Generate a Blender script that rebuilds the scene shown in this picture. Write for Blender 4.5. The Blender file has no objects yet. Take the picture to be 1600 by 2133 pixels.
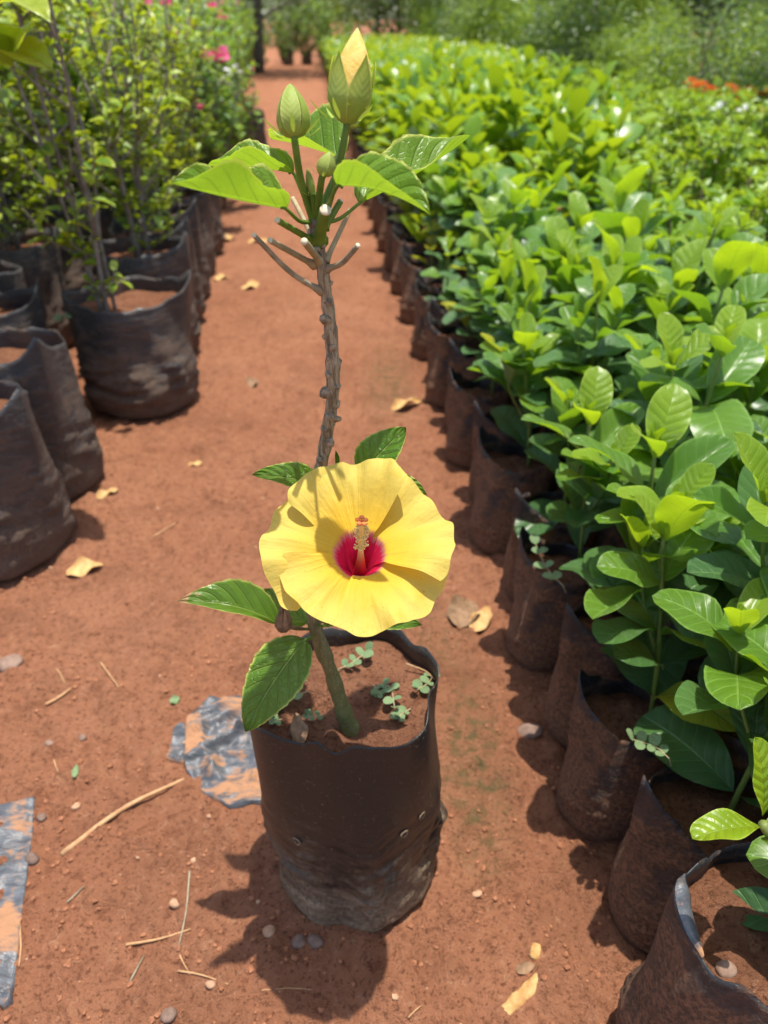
import bpy, math, random
import numpy as np
from mathutils import Vector, Matrix
sc = bpy.context.scene
C = sc.collection
R = math.radians
# ------------------------------------------------------------------ camera
CAM_H = 0.74; PITCH = R(32.64); FPX = 1602.0
cd = bpy.data.cameras.new('camera'); cam = bpy.data.objects.new('camera', cd); C.objects.link(cam)
cam.location = (0, 0, CAM_H); cam.rotation_euler = (math.pi/2 - PITCH, 0, 0)
cd.sensor_fit = 'VERTICAL'; cd.sensor_height = 34.6; cd.lens = FPX/2133*34.6
cd.clip_start = 0.02; cd.clip_end = 2000
cd.dof.use_dof = True; cd.dof.focus_distance = 0.50; cd.dof.aperture_fstop = 7.0
sc.camera = cam
# ------------------------------------------------------------------ sky, sun, exposure
SUN_TO = Vector((0.09, 0.050, 1.0)).normalized()
w = bpy.data.worlds.new('World'); sc.world = w; w.use_nodes = True
wt = w.node_tree; bg = wt.nodes['Background']
sky = wt.nodes.new('ShaderNodeTexSky'); sky.sky_type = 'NISHITA'; sky.sun_disc = False
sky.sun_elevation = math.asin(SUN_TO.z); sky.sun_rotation = math.atan2(SUN_TO.x, SUN_TO.y)
sky.dust_density = 2.0
wt.links.new(sky.outputs[0], bg.inputs[0]); bg.inputs[1].default_value = 0.15
sd = bpy.data.lights.new('sun', 'SUN'); sd.energy = 4.3; sd.angle = R(0.55); sd.color = (1, 0.95, 0.86)
sun = bpy.data.objects.new('sun', sd); C.objects.link(sun); sun.location = (0, 0, 8)
sun.rotation_euler = (-SUN_TO).to_track_quat('-Z', 'Y').to_euler()
sc.view_settings.view_transform = 'Standard'; sc.view_settings.look = 'None'
sc.view_settings.gamma = 1.0; sc.view_settings.use_curve_mapping = False
sc.view_settings.exposure = 0.66
sc.render.engine = 'CYCLES'
sc.cycles.max_bounces = 8; sc.cycles.transparent_max_bounces = 8

# ------------------------------------------------------------------ pixel -> place helpers
def ray(px, py):
    u = (px-800)/FPX; v = (1066.5-py)/FPX
    return Vector((u, math.cos(PITCH)+v*math.sin(PITCH), -math.sin(PITCH)+v*math.cos(PITCH)))
def at_z(px, py, z=0.0):
    d = ray(px, py); t = (z-CAM_H)/d.z
    return Vector((d.x*t, d.y*t, z))
def at_y(px, py, y):
    d = ray(px, py); t = y/d.y
    return Vector((d.x*t, y, CAM_H+d.z*t))

# ------------------------------------------------------------------ numpy value noise
def _h(i, j, s):
    a = np.sin(i*127.1 + j*311.7 + s*74.7)*43758.5453
    return a - np.floor(a)
def vn(x, y, s=0):
    x = np.asarray(x, float); y = np.asarray(y, float)
    i = np.floor(x); j = np.floor(y); fx = x-i; fy = y-j
    fx = fx*fx*(3-2*fx); fy = fy*fy*(3-2*fy)
    a = _h(i, j, s); b = _h(i+1, j, s); c = _h(i, j+1, s); d = _h(i+1, j+1, s)
    return (a*(1-fx)+b*fx)*(1-fy) + (c*(1-fx)+d*fx)*fy - 0.5
def sstep(a, b, x):
    t = np.clip((np.asarray(x, float)-a)/(b-a), 0, 1); return t*t*(3-2*t)

# ------------------------------------------------------------------ material helpers
def nd(nt, typ, ins=None, **props):
    n = nt.nodes.new(typ)
    for k, v in props.items(): setattr(n, k, v)
    for k, v in (ins or {}).items():
        if isinstance(v, bpy.types.NodeSocket): nt.links.new(v, n.inputs[k])
        else: n.inputs[k].default_value = v
    return n
def col(c): return (c[0], c[1], c[2], 1.0)
def mixc(nt, f, a, b, blend='MIX'):
    n = nt.nodes.new('ShaderNodeMix'); n.data_type = 'RGBA'; n.blend_type = blend
    for i, v in ((0, f), (6, a), (7, b)):
        if isinstance(v, bpy.types.NodeSocket): nt.links.new(v, n.inputs[i])
        elif i == 0: n.inputs[0].default_value = v
        else: n.inputs[i].default_value = col(v)
    return n.outputs[2]
def mt(nt, op, a, b=0.0, clamp=False):
    n = nt.nodes.new('ShaderNodeMath'); n.operation = op; n.use_clamp = clamp
    for i, v in ((0, a), (1, b)):
        if isinstance(v, bpy.types.NodeSocket): nt.links.new(v, n.inputs[i])
        else: n.inputs[i].default_value = v
    return n.outputs[0]
def mr(nt, x, a, b, c=0.0, d=1.0, smooth=True):
    n = nd(nt, 'ShaderNodeMapRange', {0: x, 1: a, 2: b, 3: c, 4: d})
    if smooth: n.interpolation_type = 'SMOOTHSTEP'
    return n.outputs[0]
def noise(nt, vec, scale, detail=4, rough=0.6, dist=0.0):
    return nd(nt, 'ShaderNodeTexNoise', {'Vector': vec, 'Scale': scale, 'Detail': detail, 'Roughness': rough, 'Distortion': dist}).outputs[0]
def new_mat(name):
    m = bpy.data.materials.new(name); m.use_nodes = True
    nt = m.node_tree; return m, nt, nt.nodes['Principled BSDF'], nt.nodes['Material Output']
def bump(nt, h, strength, dist):
    return nd(nt, 'ShaderNodeBump', {'Height': h, 'Strength': strength, 'Distance': dist}).outputs[0]
def rnd(nt):
    o = nd(nt, 'ShaderNodeObjectInfo').outputs['Random']
    g = nd(nt, 'ShaderNodeNewGeometry').outputs['Random Per Island']
    return mt(nt, 'FRACT', mt(nt, 'ADD', o, g))
def finish_leaf(nt, bsdf, out, colour, trans_col, amount):
    nt.links.new(colour, bsdf.inputs['Base Color'])
    tr = nd(nt, 'ShaderNodeBsdfTranslucent', {'Color': trans_col})
    mx = nd(nt, 'ShaderNodeMixShader', {0: amount, 1: bsdf.outputs[0], 2: tr.outputs[0]})
    nt.links.new(mx.outputs[0], out.inputs[0])

def leaf_mat(name, c1, c2, tc, vein_c, margin_c=None, n_veins=7, slope=0.22, rough=0.35, spec=0.5, trans=0.35,
             vein_amt=0.5, under=1.25, blotch=None, bump_s=0.5, coat=0.0):
    m, nt, b, out = new_mat(name)
    uv = nd(nt, 'ShaderNodeUVMap').outputs[0]
    sp = nd(nt, 'ShaderNodeSeparateXYZ', {0: uv}); u = sp.outputs[0]; v = sp.outputs[1]
    a = mt(nt, 'MULTIPLY', mt(nt, 'ABSOLUTE', mt(nt, 'SUBTRACT', v, 0.5)), 2.0)
    r = rnd(nt)
    oc = nd(nt, 'ShaderNodeTexCoord').outputs['Object']
    nz = noise(nt, oc, 60, 3)
    base = mixc(nt, r, c1, c2)
    base = mixc(nt, mr(nt, nz, 0.35, 0.7), base, mixc(nt, 1.0, base, (0.72, 0.8, 0.6), 'MULTIPLY'))
    mid = mr(nt, a, 0.015, 0.07, 1, 0)
    tt = mt(nt, 'FRACT', mt(nt, 'MULTIPLY', mt(nt, 'SUBTRACT', u, mt(nt, 'MULTIPLY', a, slope)), n_veins))
    dv = mt(nt, 'ABSOLUTE', mt(nt, 'SUBTRACT', tt, 0.5))
    vein = mt(nt, 'MULTIPLY', mr(nt, dv, 0.02, 0.1, 1, 0), mr(nt, a, 0.55, 1.0, 1, 0.15))
    vor = nd(nt, 'ShaderNodeTexVoronoi', {'Vector': oc, 'Scale': 260.0}, feature='DISTANCE_TO_EDGE').outputs['Distance']
    net = mr(nt, vor, 0.0, 0.12, 0.35, 0)
    vmask = mt(nt, 'MAXIMUM', mt(nt, 'MULTIPLY', mt(nt, 'MAXIMUM', vein, net), vein_amt), mt(nt, 'MULTIPLY', mid, min(1, vein_amt*1.7)))
    c = mixc(nt, vmask, base, vein_c)
    if margin_c: c = mixc(nt, mr(nt, a, 0.87, 0.97, 0, 0.9), c, margin_c)
    if blotch:
        n2 = noise(nt, oc, blotch[1], 4, 0.65)
        tipm = mr(nt, u, 0.86, 1.0, 0, 0.5)
        c = mixc(nt, mr(nt, mt(nt, 'ADD', n2, tipm), blotch[2], blotch[2]+0.06), c, blotch[0])
    bf = nd(nt, 'ShaderNodeNewGeometry').outputs['Backfacing']
    c = mixc(nt, bf, c, mixc(nt, 1.0, c, (under, under*0.98, under*1.3), 'MULTIPLY'))
    hgt = mt(nt, 'ADD', mt(nt, 'MULTIPLY', vmask, -1.0), mt(nt, 'MULTIPLY', dv, 1.2))
    nt.links.new(bump(nt, hgt, bump_s, 0.0015), b.inputs['Normal'])
    b.inputs['Roughness'].default_value = rough; b.inputs['Specular IOR Level'].default_value = spec
    if coat: b.inputs['Coat Weight'].default_value = coat; b.inputs['Coat Roughness'].default_value = 0.25
    t = mixc(nt, vmask, mixc(nt, r, tc, [tc[0]*0.75, tc[1]*0.85, tc[2]]), [tc[0]*0.42, tc[1]*0.5, tc[2]])
    finish_leaf(nt, b, out, c, t, trans)
    return m

def foliage_mat(name, cs, tc, rough=0.4, trans=0.35, spec=0.5):
    m, nt, b, out = new_mat(name)
    r = rnd(nt)
    rp = nd(nt, 'ShaderNodeValToRGB', {0: r}); e = rp.color_ramp.elements
    while len(e) < len(cs): e.new(0.5)
    for i, c in enumerate(cs): e[i].position = i/(len(cs)-1); e[i].color = col(c)
    b.inputs['Roughness'].default_value = rough; b.inputs['Specular IOR Level'].default_value = spec
    t = mixc(nt, r, tc, [x*0.7 for x in tc])
    finish_leaf(nt, b, out, rp.outputs[0], t, trans)
    return m

def plain_mat(name, c1, c2, scale=40, rough=0.7, bump_s=0.3, bump_d=0.001, spec=0.3, detail=5, stretch=None):
    m, nt, b, out = new_mat(name)
    oc = nd(nt, 'ShaderNodeTexCoord').outputs['Object']
    if stretch: oc = nd(nt, 'ShaderNodeMapping', {0: oc, 3: stretch}).outputs[0]
    n = noise(nt, oc, scale, detail)
    r = rnd(nt)
    c = mixc(nt, mr(nt, n, 0.32, 0.68), c1, c2)
    c = mixc(nt, mt(nt, 'MULTIPLY', r, 0.5), c, mixc(nt, 1.0, c, (0.6, 0.6, 0.62), 'MULTIPLY'))
    nt.links.new(c, b.inputs['Base Color'])
    b.inputs['Roughness'].default_value = rough; b.inputs['Specular IOR Level'].default_value = spec
    nt.links.new(bump(nt, n, bump_s, bump_d), b.inputs['Normal'])
    return m

def soil_mat(name, moss=False, dark=1.0, litter=False):
    m, nt, b, out = new_mat(name)
    geo = nd(nt, 'ShaderNodeNewGeometry').outputs['Position']
    n1 = noise(nt, geo, 3.0, 5); n2 = noise(nt, geo, 28, 6, 0.65); n3 = noise(nt, geo, 210, 5, 0.7); n4 = noise(nt, geo, 700, 3, 0.7)
    c = mixc(nt, mr(nt, n1, 0.3, 0.7), (0.335*dark, 0.137*dark, 0.070*dark), (0.405*dark, 0.178*dark, 0.095*dark))
    c = mixc(nt, mr(nt, n2, 0.52, 0.70, 0, 0.6), c, (0.21*dark, 0.08*dark, 0.040*dark))
    c = mixc(nt, mr(nt, n2, 0.28, 0.45, 0.7, 0), c, (0.40*dark, 0.19*dark, 0.098*dark))
    c = mixc(nt, mr(nt, n3, 0.54, 0.63, 0, 0.75), c, (0.105*dark, 0.036*dark, 0.018*dark))
    c = mixc(nt, mr(nt, n4, 0.62, 0.75, 0, 0.55), c, (0.42*dark, 0.21*dark, 0.12*dark))
    n6 = noise(nt, geo, 7.5, 4, 0.6)
    c = mixc(nt, mr(nt, n6, 0.46, 0.66, 0, 0.38), c, (0.20*dark, 0.085*dark, 0.045*dark))
    n5 = noise(nt, geo, 85, 5, 0.75)
    c = mixc(nt, mr(nt, n5, 0.53, 0.63, 0, 0.6), c, (0.18*dark, 0.068*dark, 0.034*dark))
    c = mixc(nt, mr(nt, n5, 0.34, 0.43, 0.5, 0), c, (0.50*dark, 0.26*dark, 0.15*dark))
    if moss:
        # algae patch beside the bag and a faint one farther up the path, broken by noise
        tot = None
        for (mx, my, sx, sy, k) in ((0.105, 0.60, 0.045, 0.16, 1.0), (0.01, 1.75, 0.07, 0.3, 0.7), (0.08, 0.82, 0.05, 0.1, 0.5)):
            s = nd(nt, 'ShaderNodeSeparateXYZ', {0: geo})
            dx = mt(nt, 'DIVIDE', mt(nt, 'SUBTRACT', s.outputs[0], mx), sx)
            dy = mt(nt, 'DIVIDE', mt(nt, 'SUBTRACT', s.outputs[1], my), sy)
            d = mt(nt, 'SQRT', mt(nt, 'ADD', mt(nt, 'MULTIPLY', dx, dx), mt(nt, 'MULTIPLY', dy, dy)))
            q = mt(nt, 'MULTIPLY', mr(nt, d, 0.2, 1.3, 1, 0), k)
            tot = q if tot is None else mt(nt, 'MAXIMUM', tot, q)
        nm = noise(nt, geo, 55, 6, 0.7)
        c = mixc(nt, mt(nt, 'MULTIPLY', mr(nt, nm, 0.46, 0.62, 0, 0.75), tot), c, (0.065, 0.085, 0.03))
        c = mixc(nt, mt(nt, 'MULTIPLY', tot, 0.25), c, (0.16, 0.11, 0.05))
    nt.links.new(c, b.inputs['Base Color'])
    b.inputs['Roughness'].default_value = 0.92; b.inputs['Specular IOR Level'].default_value = 0.15
    h = mt(nt, 'ADD', mt(nt, 'MULTIPLY', n3, 1.0), mt(nt, 'ADD', mt(nt, 'MULTIPLY', n4, 0.45), mt(nt, 'ADD', mt(nt, 'MULTIPLY', n2, 1.5), mt(nt, 'MULTIPLY', n5, 1.4))))
    nt.links.new(bump(nt, h, 1.0, 0.006), b.inputs['Normal'])
    return m

def bag_mat(name, dust_lo, dust_hi, dust_top, height, plastic=(0.017, 0.017, 0.019), rough=0.42, dustcol=(0.17, 0.085, 0.045), scale=1.0, fold=0.6, zs=4.5, grit=2.8, soft=0.26):
    """black polythene with red dust: more of it towards the ground and in streaks"""
    m, nt, b, out = new_mat(name)
    oc = nd(nt, 'ShaderNodeTexCoord').outputs['Object']
    z = nd(nt, 'ShaderNodeSeparateXYZ', {0: oc}).outputs[2]
    n1 = noise(nt, oc, 14*scale, 5, 0.6)
    n2 = noise(nt, nd(nt, 'ShaderNodeMapping', {0: oc, 3: (1, 1, zs)}).outputs[0], 30*scale, 5, 0.65)
    n3 = noise(nt, oc, 240, 5, 0.8)
    g = mr(nt, z, 0.0, height, dust_lo, dust_hi, False)
    k = mt(nt, 'ADD', mt(nt, 'MULTIPLY', n1, 0.9), mt(nt, 'MULTIPLY', n2, 0.9))
    k = mr(nt, mt(nt, 'SUBTRACT', mt(nt, 'ADD', k, g), 0.9), 0.0, soft)
    k = mt(nt, 'MULTIPLY', k, dust_top)
    sp = mr(nt, n3, 0.58, 0.68)
    k2 = mt(nt, 'MAXIMUM', k, mt(nt, 'MULTIPLY', sp, 0.55))
    k2 = mt(nt, 'MULTIPLY', k2, mr(nt, n3, 0.32, 0.56, 0.25, 1.0))
    pl = mixc(nt, n1, plastic, [x*1.9 for x in plastic])
    dc = mixc(nt, n3, [x*0.62 for x in dustcol], [x*1.35 for x in dustcol])
    nt.links.new(mixc(nt, k2, pl, dc), b.inputs['Base Color'])
    nt.links.new(mr(nt, k2, 0, 0.6, rough, 0.9), b.inputs['Roughness'])
    b.inputs['Specular IOR Level'].default_value = 0.45
    h = mt(nt, 'ADD', mt(nt, 'MULTIPLY', n2, fold), mt(nt, 'MULTIPLY', mt(nt, 'MULTIPLY', n3, k2), grit))
    nt.links.new(bump(nt, h, 0.9, 0.004), b.inputs['Normal'])
    return m

M = {}
M['soil'] = soil_mat('red_soil', moss=True)
M['potsoil'] = soil_mat('potting_soil', dark=0.72)
M['bag_hero'] = bag_mat('black_polythene_dusty', 0.62, -0.34, 0.85, 0.23, dustcol=(0.34, 0.235, 0.14), soft=0.75, zs=3.0, rough=0.36, plastic=(0.014, 0.0128, 0.0115), fold=0.12, grit=0.35)
M['bag_right'] = bag_mat('polythene_caked_with_soil', 0.50, 0.02, 0.95, 0.18, dustcol=(0.38, 0.19, 0.10), rough=0.42, fold=0.5, zs=1.4)
M['bag_left'] = bag_mat('black_polythene', 0.40, -0.02, 0.62, 0.28, plastic=(0.034, 0.032, 0.032), fold=0.8, zs=2.5, grit=1.2, dustcol=(0.24, 0.15, 0.095), rough=0.40)
def scrap_mat():
    m, nt, b, out = new_mat('weathered_grey_polythene')
    oc = nd(nt, 'ShaderNodeTexCoord').outputs['Object']
    n1 = noise(nt, oc, 17, 3, 0.55, 0.8); n2 = noise(nt, nd(nt, 'ShaderNodeMapping', {0: oc, 2: (0, 0, 0.6), 3: (1, 3.5, 1)}).outputs[0], 38, 4, 0.6); n3 = noise(nt, oc, 420, 3, 0.7)
    k = mr(nt, mt(nt, 'ADD', mt(nt, 'MULTIPLY', n1, 0.7), mt(nt, 'MULTIPLY', n2, 0.3)), 0.49, 0.58, 0, 0.9)
    k = mt(nt, 'MAXIMUM', k, mr(nt, n3, 0.60, 0.70, 0, 0.5))
    pl = mixc(nt, mr(nt, n2, 0.3, 0.7), (0.050, 0.055, 0.062), (0.115, 0.123, 0.134))
    nt.links.new(mixc(nt, k, pl, mixc(nt, n3, (0.30, 0.14, 0.062), (0.43, 0.215, 0.10))), b.inputs['Base Color'])
    nt.links.new(mr(nt, k, 0, 0.7, 0.36, 0.9), b.inputs['Roughness'])
    nt.links.new(bump(nt, mt(nt, 'ADD', n2, mt(nt, 'MULTIPLY', n3, 0.2)), 0.6, 0.004), b.inputs['Normal'])
    return m
M['scrap'] = scrap_mat()
M['hib_top'] = leaf_mat('hibiscus_young_leaf', (0.135, 0.27, 0.018), (0.17, 0.31, 0.022), (0.42, 0.62, 0.025), (0.07, 0.19, 0.012), (0.62, 0.66, 0.14), 6, 0.30, 0.38, 0.45, 0.42, 0.42, 1.15, None, 0.7)
M['hib_low'] = leaf_mat('hibiscus_mature_leaf', (0.085, 0.20, 0.018), (0.12, 0.24, 0.02), (0.30, 0.50, 0.02), (0.26, 0.38, 0.08), (0.52, 0.58, 0.12), 6, 0.32, 0.30, 0.5, 0.35, 0.55, 1.3, None, 1.3)
M['hib_burnt'] = leaf_mat('hibiscus_scorched_leaf', (0.085, 0.19, 0.018), (0.10, 0.21, 0.02), (0.30, 0.48, 0.02), (0.22, 0.32, 0.06), (0.42, 0.46, 0.10), 6, 0.32, 0.33, 0.5, 0.35, 0.35, 1.3, ((0.45, 0.27, 0.13), 24, 0.70), 0.8)
M['gar_young'] = leaf_mat('gardenia_young_leaf', (0.20, 0.34, 0.012), (0.29, 0.43, 0.016), (0.56, 0.74, 0.015), (0.30, 0.46, 0.06), (0.34, 0.48, 0.06), 8, 0.18, 0.30, 0.5, 0.42, 0.32, 1.05, None, 0.8, 0.25)
M['gar_mid'] = leaf_mat('gardenia_leaf', (0.082, 0.21, 0.022), (0.155, 0.30, 0.02), (0.38, 0.60, 0.015), (0.20, 0.33, 0.07), (0.2, 0.36, 0.06), 8, 0.18, 0.27, 0.5, 0.33, 0.32, 1.2, None, 0.9, 0.3)
M['gar_old'] = leaf_mat('gardenia_old_leaf', (0.055, 0.145, 0.045), (0.09, 0.20, 0.045), (0.20, 0.40, 0.03), (0.14, 0.24, 0.07), None, 8, 0.18, 0.33, 0.5, 0.25, 0.30, 1.4, None, 0.9, 0.2)
M['gar_yellow'] = leaf_mat('gardenia_yellowing_leaf', (0.36, 0.42, 0.03), (0.50, 0.47, 0.04), (0.62, 0.62, 0.03), (0.16, 0.30, 0.03), None, 8, 0.18, 0.35, 0.45, 0.40, 0.55, 1.05)
M['shrub_leaf'] = leaf_mat('shrub_leaf', (0.18, 0.30, 0.02), (0.46, 0.52, 0.03), (0.66, 0.74, 0.02), (0.30, 0.38, 0.06), None, 5, 0.25, 0.35, 0.5, 0.40, 0.2, 1.1)
M['weed'] = leaf_mat('weed_leaf', (0.16, 0.25, 0.12), (0.23, 0.32, 0.16), (0.30, 0.42, 0.12), (0.26, 0.33, 0.18), None, 4, 0.2, 0.6, 0.3, 0.2, 0.3, 1.1)
M['gar_far'] = foliage_mat('gardenia_foliage', [(0.055, 0.15, 0.02), (0.13, 0.26, 0.018), (0.20, 0.34, 0.016), (0.30, 0.44, 0.02)], (0.54, 0.70, 0.018), 0.33, 0.36, 0.5)
M['shrub_far'] = foliage_mat('shrub_foliage', [(0.08, 0.17, 0.02), (0.17, 0.28, 0.022), (0.28, 0.40, 0.025), (0.46, 0.50, 0.03)], (0.60, 0.72, 0.02))
M['boug_far'] = foliage_mat('bougainvillea_foliage', [(0.05, 0.13, 0.02), (0.10, 0.22, 0.025), (0.16, 0.30, 0.03), (0.30, 0.42, 0.08)], (0.42, 0.60, 0.04))
M['fine_far'] = foliage_mat('fine_leaf_foliage', [(0.10, 0.22, 0.018), (0.16, 0.30, 0.02), (0.24, 0.39, 0.025), (0.33, 0.45, 0.03)], (0.52, 0.70, 0.025))
M['tree_far'] = foliage_mat('tree_foliage', [(0.06, 0.13, 0.025), (0.11, 0.21, 0.03), (0.18, 0.31, 0.03), (0.27, 0.40, 0.04)], (0.46, 0.62, 0.04))
M['tree_dark'] = foliage_mat('dark_tree_foliage', [(0.045, 0.09, 0.035), (0.08, 0.14, 0.05), (0.12, 0.19, 0.06)], (0.24, 0.36, 0.08))
M['pink'] = foliage_mat('pink_bracts', [(0.52, 0.03, 0.12), (0.68, 0.06, 0.20), (0.75, 0.16, 0.30)], (0.8, 0.08, 0.22), 0.6, 0.35, 0.2)
M['palepink'] = foliage_mat('pale_pink_bracts', [(0.70, 0.25, 0.30), (0.80, 0.42, 0.45), (0.70, 0.15, 0.28)], (0.8, 0.3, 0.36), 0.6, 0.35, 0.2)
M['orange'] = foliage_mat('orange_petals', [(0.70, 0.12, 0.03), (0.80, 0.18, 0.05), (0.85, 0.26, 0.10)], (0.9, 0.18, 0.04), 0.6, 0.3, 0.2)
M['white'] = foliage_mat('white_petals', [(0.70, 0.72, 0.66), (0.8, 0.8, 0.76), (0.78, 0.76, 0.62)], (0.8, 0.8, 0.7), 0.6, 0.3, 0.2)
M['green_stem'] = plain_mat('green_stem', (0.10, 0.17, 0.018), (0.16, 0.24, 0.03), 90, 0.5, 0.2)
M['gar_stem'] = plain_mat('gardenia_stem', (0.14, 0.21, 0.03), (0.20, 0.24, 0.06), 90, 0.5, 0.2)
M['brown_stem'] = plain_mat('woody_brown_stem', (0.10, 0.065, 0.035), (0.19, 0.13, 0.07), 80, 0.75, 0.6)
M['grey_twig'] = plain_mat('grey_twig', (0.17, 0.13, 0.10), (0.30, 0.25, 0.21), 70, 0.8, 0.5)
M['tan_twig'] = plain_mat('cut_twig', (0.30, 0.23, 0.12), (0.45, 0.36, 0.21), 120, 0.75, 0.5, stretch=(1, 1, 0.3))
M['dark_twig'] = plain_mat('dead_twig', (0.20, 0.165, 0.11), (0.36, 0.30, 0.20), 120, 0.8, 0.5)
M['scar'] = plain_mat('leaf_scar_bark', (0.14, 0.105, 0.068), (0.40, 0.31, 0.20), 260, 0.8, 0.6)
M['cut_end'] = plain_mat('cut_wood_end', (0.62, 0.54, 0.36), (0.74, 0.67, 0.48), 200, 0.8, 0.3)
M['straw'] = plain_mat('dry_straw', (0.40, 0.215, 0.10), (0.54, 0.33, 0.165), 120, 0.8, 0.4)
M['dryleaf'] = plain_mat('dry_leaf', (0.42, 0.22, 0.07), (0.62, 0.40, 0.16), 90, 0.75, 0.7, 0.002)
M['deadleaf'] = plain_mat('brown_dead_leaf', (0.16, 0.09, 0.045), (0.30, 0.18, 0.10), 110, 0.8, 0.8, 0.002)
M['crumb'] = plain_mat('soil_crumb', (0.25, 0.10, 0.05), (0.40, 0.18, 0.095), 160, 0.95, 0.7, 0.002, 0.1)
M['pebble'] = plain_mat('pale_pebble', (0.40, 0.22, 0.125), (0.52, 0.33, 0.20), 150, 0.9, 0.5)
M['stone'] = plain_mat('grey_brown_stone', (0.22, 0.13, 0.09), (0.34, 0.23, 0.17), 90, 0.9, 0.6)
M['darkstone'] = plain_mat('dark_stone', (0.15, 0.095, 0.07), (0.25, 0.165, 0.125), 90, 0.9, 0.6)
M['bark_far'] = plain_mat('tree_bark', (0.14, 0.11, 0.085), (0.24, 0.20, 0.16), 20, 0.9, 0.6)

def stem_mat():
    """hibiscus stem: green at the foot, grey-brown fissured bark above"""
    m, nt, b, out = new_mat('hibiscus_bark')
    oc = nd(nt, 'ShaderNodeTexCoord').outputs['Object']
    uv = nd(nt, 'ShaderNodeUVMap').outputs[0]
    u = nd(nt, 'ShaderNodeSeparateXYZ', {0: uv}).outputs[0]
    n1 = noise(nt, oc, 120, 5, 0.65)
    n2 = noise(nt, nd(nt, 'ShaderNodeMapping', {0: oc, 3: (1, 1, 0.16)}).outputs[0], 420, 4, 0.7)
    n3 = noise(nt, oc, 900, 2)
    green = mixc(nt, n1, (0.10, 0.10, 0.026), (0.20, 0.19, 0.065))
    green = mixc(nt, mr(nt, n3, 0.62, 0.70), green, (0.36, 0.33, 0.2))
    bark = mixc(nt, mr(nt, n2, 0.35, 0.66), (0.13, 0.098, 0.062), (0.42, 0.33, 0.21))
    bark = mixc(nt, mr(nt, n1, 0.5, 0.75, 0, 0.6), bark, (0.25, 0.20, 0.095))
    topm = mr(nt, u, 0.80, 0.94)
    bark = mixc(nt, mt(nt, 'MULTIPLY', topm, 0.6), bark, (0.10, 0.075, 0.06))
    c = mixc(nt, mr(nt, mt(nt, 'ADD', u, mt(nt, 'MULTIPLY', n1, 0.3)), 0.18, 0.62), green, bark)
    nt.links.new(c, b.inputs['Base Color']); b.inputs['Roughness'].default_value = 0.78
    b.inputs['Specular IOR Level'].default_value = 0.25
    nt.links.new(bump(nt, mt(nt, 'ADD', n2, n1), 0.8, 0.0016), b.inputs['Normal'])
    return m
M['hib_stem'] = stem_mat()

def petal_mat():
    m, nt, b, out = new_mat('yellow_petal')
    uv = nd(nt, 'ShaderNodeUVMap').outputs[0]
    s = nd(nt, 'ShaderNodeSeparateXYZ', {0: uv}); u = s.outputs[0]; v = s.outputs[1]
    mp = nd(nt, 'ShaderNodeMapping', {0: uv, 3: (1.6, 26, 1)}).outputs[0]
    st = noise(nt, mp, 1.0, 4, 0.6)
    oc = nd(nt, 'ShaderNodeTexCoord').outputs['Object']
    bl = noise(nt, oc, 45, 4, 0.6)
    st2 = noise(nt, nd(nt, 'ShaderNodeMapping', {0: uv, 3: (1.2, 60, 1)}).outputs[0], 1.0, 3, 0.6)
    uu = mt(nt, 'ADD', u, mt(nt, 'MULTIPLY', mt(nt, 'SUBTRACT', st2, 0.5), 0.22))
    y = mixc(nt, mr(nt, u, 0.45, 0.95), (0.76, 0.50, 0.040), (0.73, 0.57, 0.125))
    y = mixc(nt, mr(nt, bl, 0.52, 0.75, 0, 0.5), y, (0.77, 0.47, 0.03))
    y = mixc(nt, mr(nt, st, 0.5, 0.8, 0, 0.12), y, (0.80, 0.66, 0.20))
    # fine brown frayed ticks along the rim and specks
    tick = nd(nt, 'ShaderNodeMapping', {0: uv, 3: (16, 150, 1)}).outputs[0]
    tk = mt(nt, 'MULTIPLY', mr(nt, noise(nt, tick, 1.0, 3, 0.6), 0.60, 0.68), mr(nt, u, 0.84, 0.97))
    y = mixc(nt, mt(nt, 'MULTIPLY', tk, 0.55), y, (0.36, 0.22, 0.04))
    spk = mr(nt, noise(nt, oc, 420, 2, 0.5), 0.72, 0.76)
    y = mixc(nt, mt(nt, 'MULTIPLY', spk, 0.6), y, (0.30, 0.17, 0.03))
    pink = mixc(nt, mr(nt, uu, 0.375, 0.43), (0.72, 0.22, 0.27), y)
    red = mixc(nt, mr(nt, uu, 0.335, 0.385), (0.74, 0.016, 0.085), pink)
    red = mixc(nt, mr(nt, u, 0.05, 0.28), (0.50, 0.006, 0.04), red)
    nt.links.new(bump(nt, mt(nt, 'ADD', mt(nt, 'MULTIPLY', st, 0.7), mt(nt, 'MULTIPLY', bl, 1.2)), 0.7, 0.0022), b.inputs['Normal'])
    b.inputs['Roughness'].default_value = 0.62; b.inputs['Specular IOR Level'].default_value = 0.2
    finish_leaf(nt, b, out, red, red, 0.40)
    return m
M['petal'] = petal_mat()

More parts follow.
